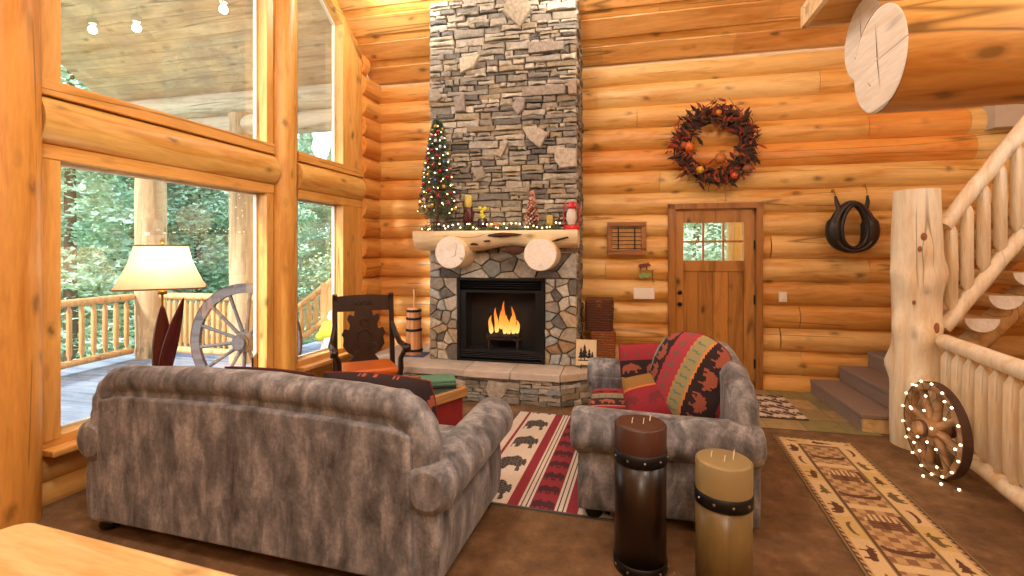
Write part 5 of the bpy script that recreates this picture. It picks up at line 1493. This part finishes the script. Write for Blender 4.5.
for k in range(150):
    q = (k + .5) / 150; r2 = .075 * (1 - q) + .012; a = k * 2.4; t_ = rj.choice(('C89A8A', 'A8645A', 'B88A6A', 'D8B8A0', '8A4A34')); b.col = hexc(t_); b.ball((r2 * cos(a), r2 * sin(a), .03 + (Hf - .05) * q), .014, 6, 4)
b.build('cone_body', m_fab, parent=fg); b = B(); b.lathe([(.05, 0), (.05, .03), (.02, Hf * .9), (0, Hf * .92)], (0, 0, 0), 12); b.build('core', m_darkwood, parent=fg)
r_ = empty('yellow_candle', onm(550, .07), WB.a); tag(r_, 'small square yellow candle between the cone figurine and the red lantern', 'candle')
b = B(); b.bb(-.035, .035, -.035, .035, 0, zm(550, 215)); b.build('wax', plain('yellow_wax', hexc('C8A850'), .4), parent=r_, bevel=.006); b = B(); b.tube([(0, 0, zm(550, 215)), (0, 0, zm(550, 215) + .015)], .002, 5); b.build('wick', m_wick, parent=r_)
ln = empty('red_lantern', onm(571.5, .0), WB.a); tag(ln, 'red metal hurricane lantern at the right end of the mantel', 'lantern')
Hl = zm(571, 199); m_redm = plain('red_enamel', hexc('C0202A'), .3); w_ = .085
b = B(); b.lathe([(0, 0), (w_, 0), (w_ * 1.05, .03), (w_ * .8, .055), (.04, .06), (0, .06)], (0, 0, 0), 20); b.build('tank', m_redm, parent=ln)
for sx_ in (-1, 1): b = B(); b.tube([(sx_ * w_ * .9, 0, .03), (sx_ * w_, 0, .08), (sx_ * w_, 0, Hl * .75), (sx_ * w_ * .6, 0, Hl * .88), (0, 0, Hl * .86)], .008, 8); b.build('side_tube', m_redm, parent=ln)
b = B(); b.lathe([(.03, Hl * .68), (.05, Hl * .7), (.045, Hl * .78), (.03, Hl * .8), (.035, Hl * .9), (0, Hl * .92)], (0, 0, 0), 16); b.build('chimney_cap', m_redm, parent=ln)
b = B(); b.lathe([(.035, .06), (.058, .12), (.055, .18), (.035, Hl * .68)], (0, 0, 0), 18); b.build('globe', plain('frosted_globe', hexc('CFC8BC'), .15, noise=.05), parent=ln)
b = B(); b.tube([(w_ * sin(a) * 1.1, .0, Hl * .75 + w_ * 1.35 * cos(a) * .8) for a in [PI * (i / 12) - PI / 2 for i in range(13)]], .003, 6); b.build('bail_handle', m_black, parent=ln)
# ------------------------------------------------------------------ camera, sky, lamps, added fill lights
sc = bpy.context.scene
cam = bpy.data.cameras.new('camera'); co = bpy.data.objects.new('camera', cam); C.objects.link(co)
co.location = CAM; co.rotation_euler = (PI / 2, 0, 0); cam.sensor_width = 36; cam.lens = 36 * F / 1024; cam.shift_y = -(288 - HY) / 1024; cam.clip_end = 300; cam.clip_start = .05
sc.camera = co
sc.view_settings.view_transform = 'Standard'; sc.view_settings.look = 'None'; sc.view_settings.gamma = 1; sc.view_settings.use_curve_mapping = False
sc.view_settings.exposure = 0.0
w = bpy.data.worlds.new('sky'); sc.world = w; w.use_nodes = True
bg = w.node_tree.nodes['Background']
tcw = w.node_tree.nodes.new('ShaderNodeTexCoord'); spw_ = w.node_tree.nodes.new('ShaderNodeSeparateXYZ'); rw_ = w.node_tree.nodes.new('ShaderNodeValToRGB')
w.node_tree.links.new(tcw.outputs['Generated'], spw_.inputs[0]); w.node_tree.links.new(spw_.outputs['Z'], rw_.inputs[0]); w.node_tree.links.new(rw_.outputs[0], bg.inputs['Color'])
rw_.color_ramp.elements[0].color = (.92, .97, 1, 1); rw_.color_ramp.elements[1].color = (.55, .75, 1, 1)
bg.inputs['Strength'].default_value = 4.2
s = bpy.data.lights.new('sun', 'SUN'); s.energy = 8.0; s.angle = R(6); s.color = (1, .96, .88)
so = bpy.data.objects.new('sun', s); C.objects.link(so); so.rotation_euler = (R(48), 0, R(-35))
def area_portal(wf, s0, s1, z0, z1, y=.2):
    l = bpy.data.lights.new('window_daylight', 'AREA'); l.shape = 'RECTANGLE'; l.size = s1 - s0; l.size_y = z1 - z0; l.cycles.is_portal = True
    o = bpy.data.objects.new('window_daylight', l); C.objects.link(o)
    o.matrix_world = Matrix.Translation(wf.w((s0 + s1) / 2, y, (z0 + z1) / 2)) @ Matrix.Rotation(wf.a, 4, 'Z') @ Matrix.Rotation(R(-90), 4, 'X')
area_portal(WW, SA0, SA1, GZ0, 5.0); area_portal(WW, SB0, SB1, GZ0, 4.8)
# ceiling track lamps in front of the fireplace (seen mirrored in the tall pane)
m_lampglass = emit('lamp_glass', (1, .85, .6), 14)
def track(px, py):
    a = (px - HX) / F; g = (HY - py) / F; nin = -WW.y
    t_ = 2.0
    while t_ < 12:
        P = Vector((a * t_, t_, 1.6 + g * t_)); D = (P - WW.w(0, .12)).dot(WW.y); Q = P - WW.y * 2 * D
        if D > 0 and Q.z > zroof(Q) - .22: return Q
        t_ += .01
for k, (px, py) in enumerate(((93, 24), (137, 22), (224, 3), (256, 5))):
    Q = track(px, py); e = zroof(Q) 
    root = empty('ceiling_spotlight', (Q.x, Q.y, e)); tag(root, 'small round ceiling spotlight above the seating area', 'ceiling light', 'ceiling spotlights')
    d = e - Q.z
    b = B(); b.tube([(0, 0, -d + .1), (0, 0, .03)], .012, 8); b.build('stem', m_black, parent=root)
    b = B(); b.lathe([(.03, .1), (.06, .07), (.065, 0), (.06, 0), (.055, .06), (0, .07)], (0, 0, -d), 16); b.build('lamp_shade', m_black, parent=root)
    b = B(); b.ball((0, 0, -d + .02), .045, 12, 8); b.build('bulb', m_lampglass, parent=root)
    l = lamp((Q.x, Q.y, Q.z - .08), 24, size=.05)
lamp(lamp_in, 7.0, (1, .84, .64), .05)
for p, wt in (((-1.2, 1.0, 4.6), 215), ((1.6, -.4, 4.8), 240), ((2.9, 1.5, 2.85), 75), ((-.2, -2.5, 4.5), 190), ((4.4, 2.6, 2.8), 44), ((3.3, 2.85, 2.95), 42)):  # unseen fill lights, added to brighten the room and the stair side
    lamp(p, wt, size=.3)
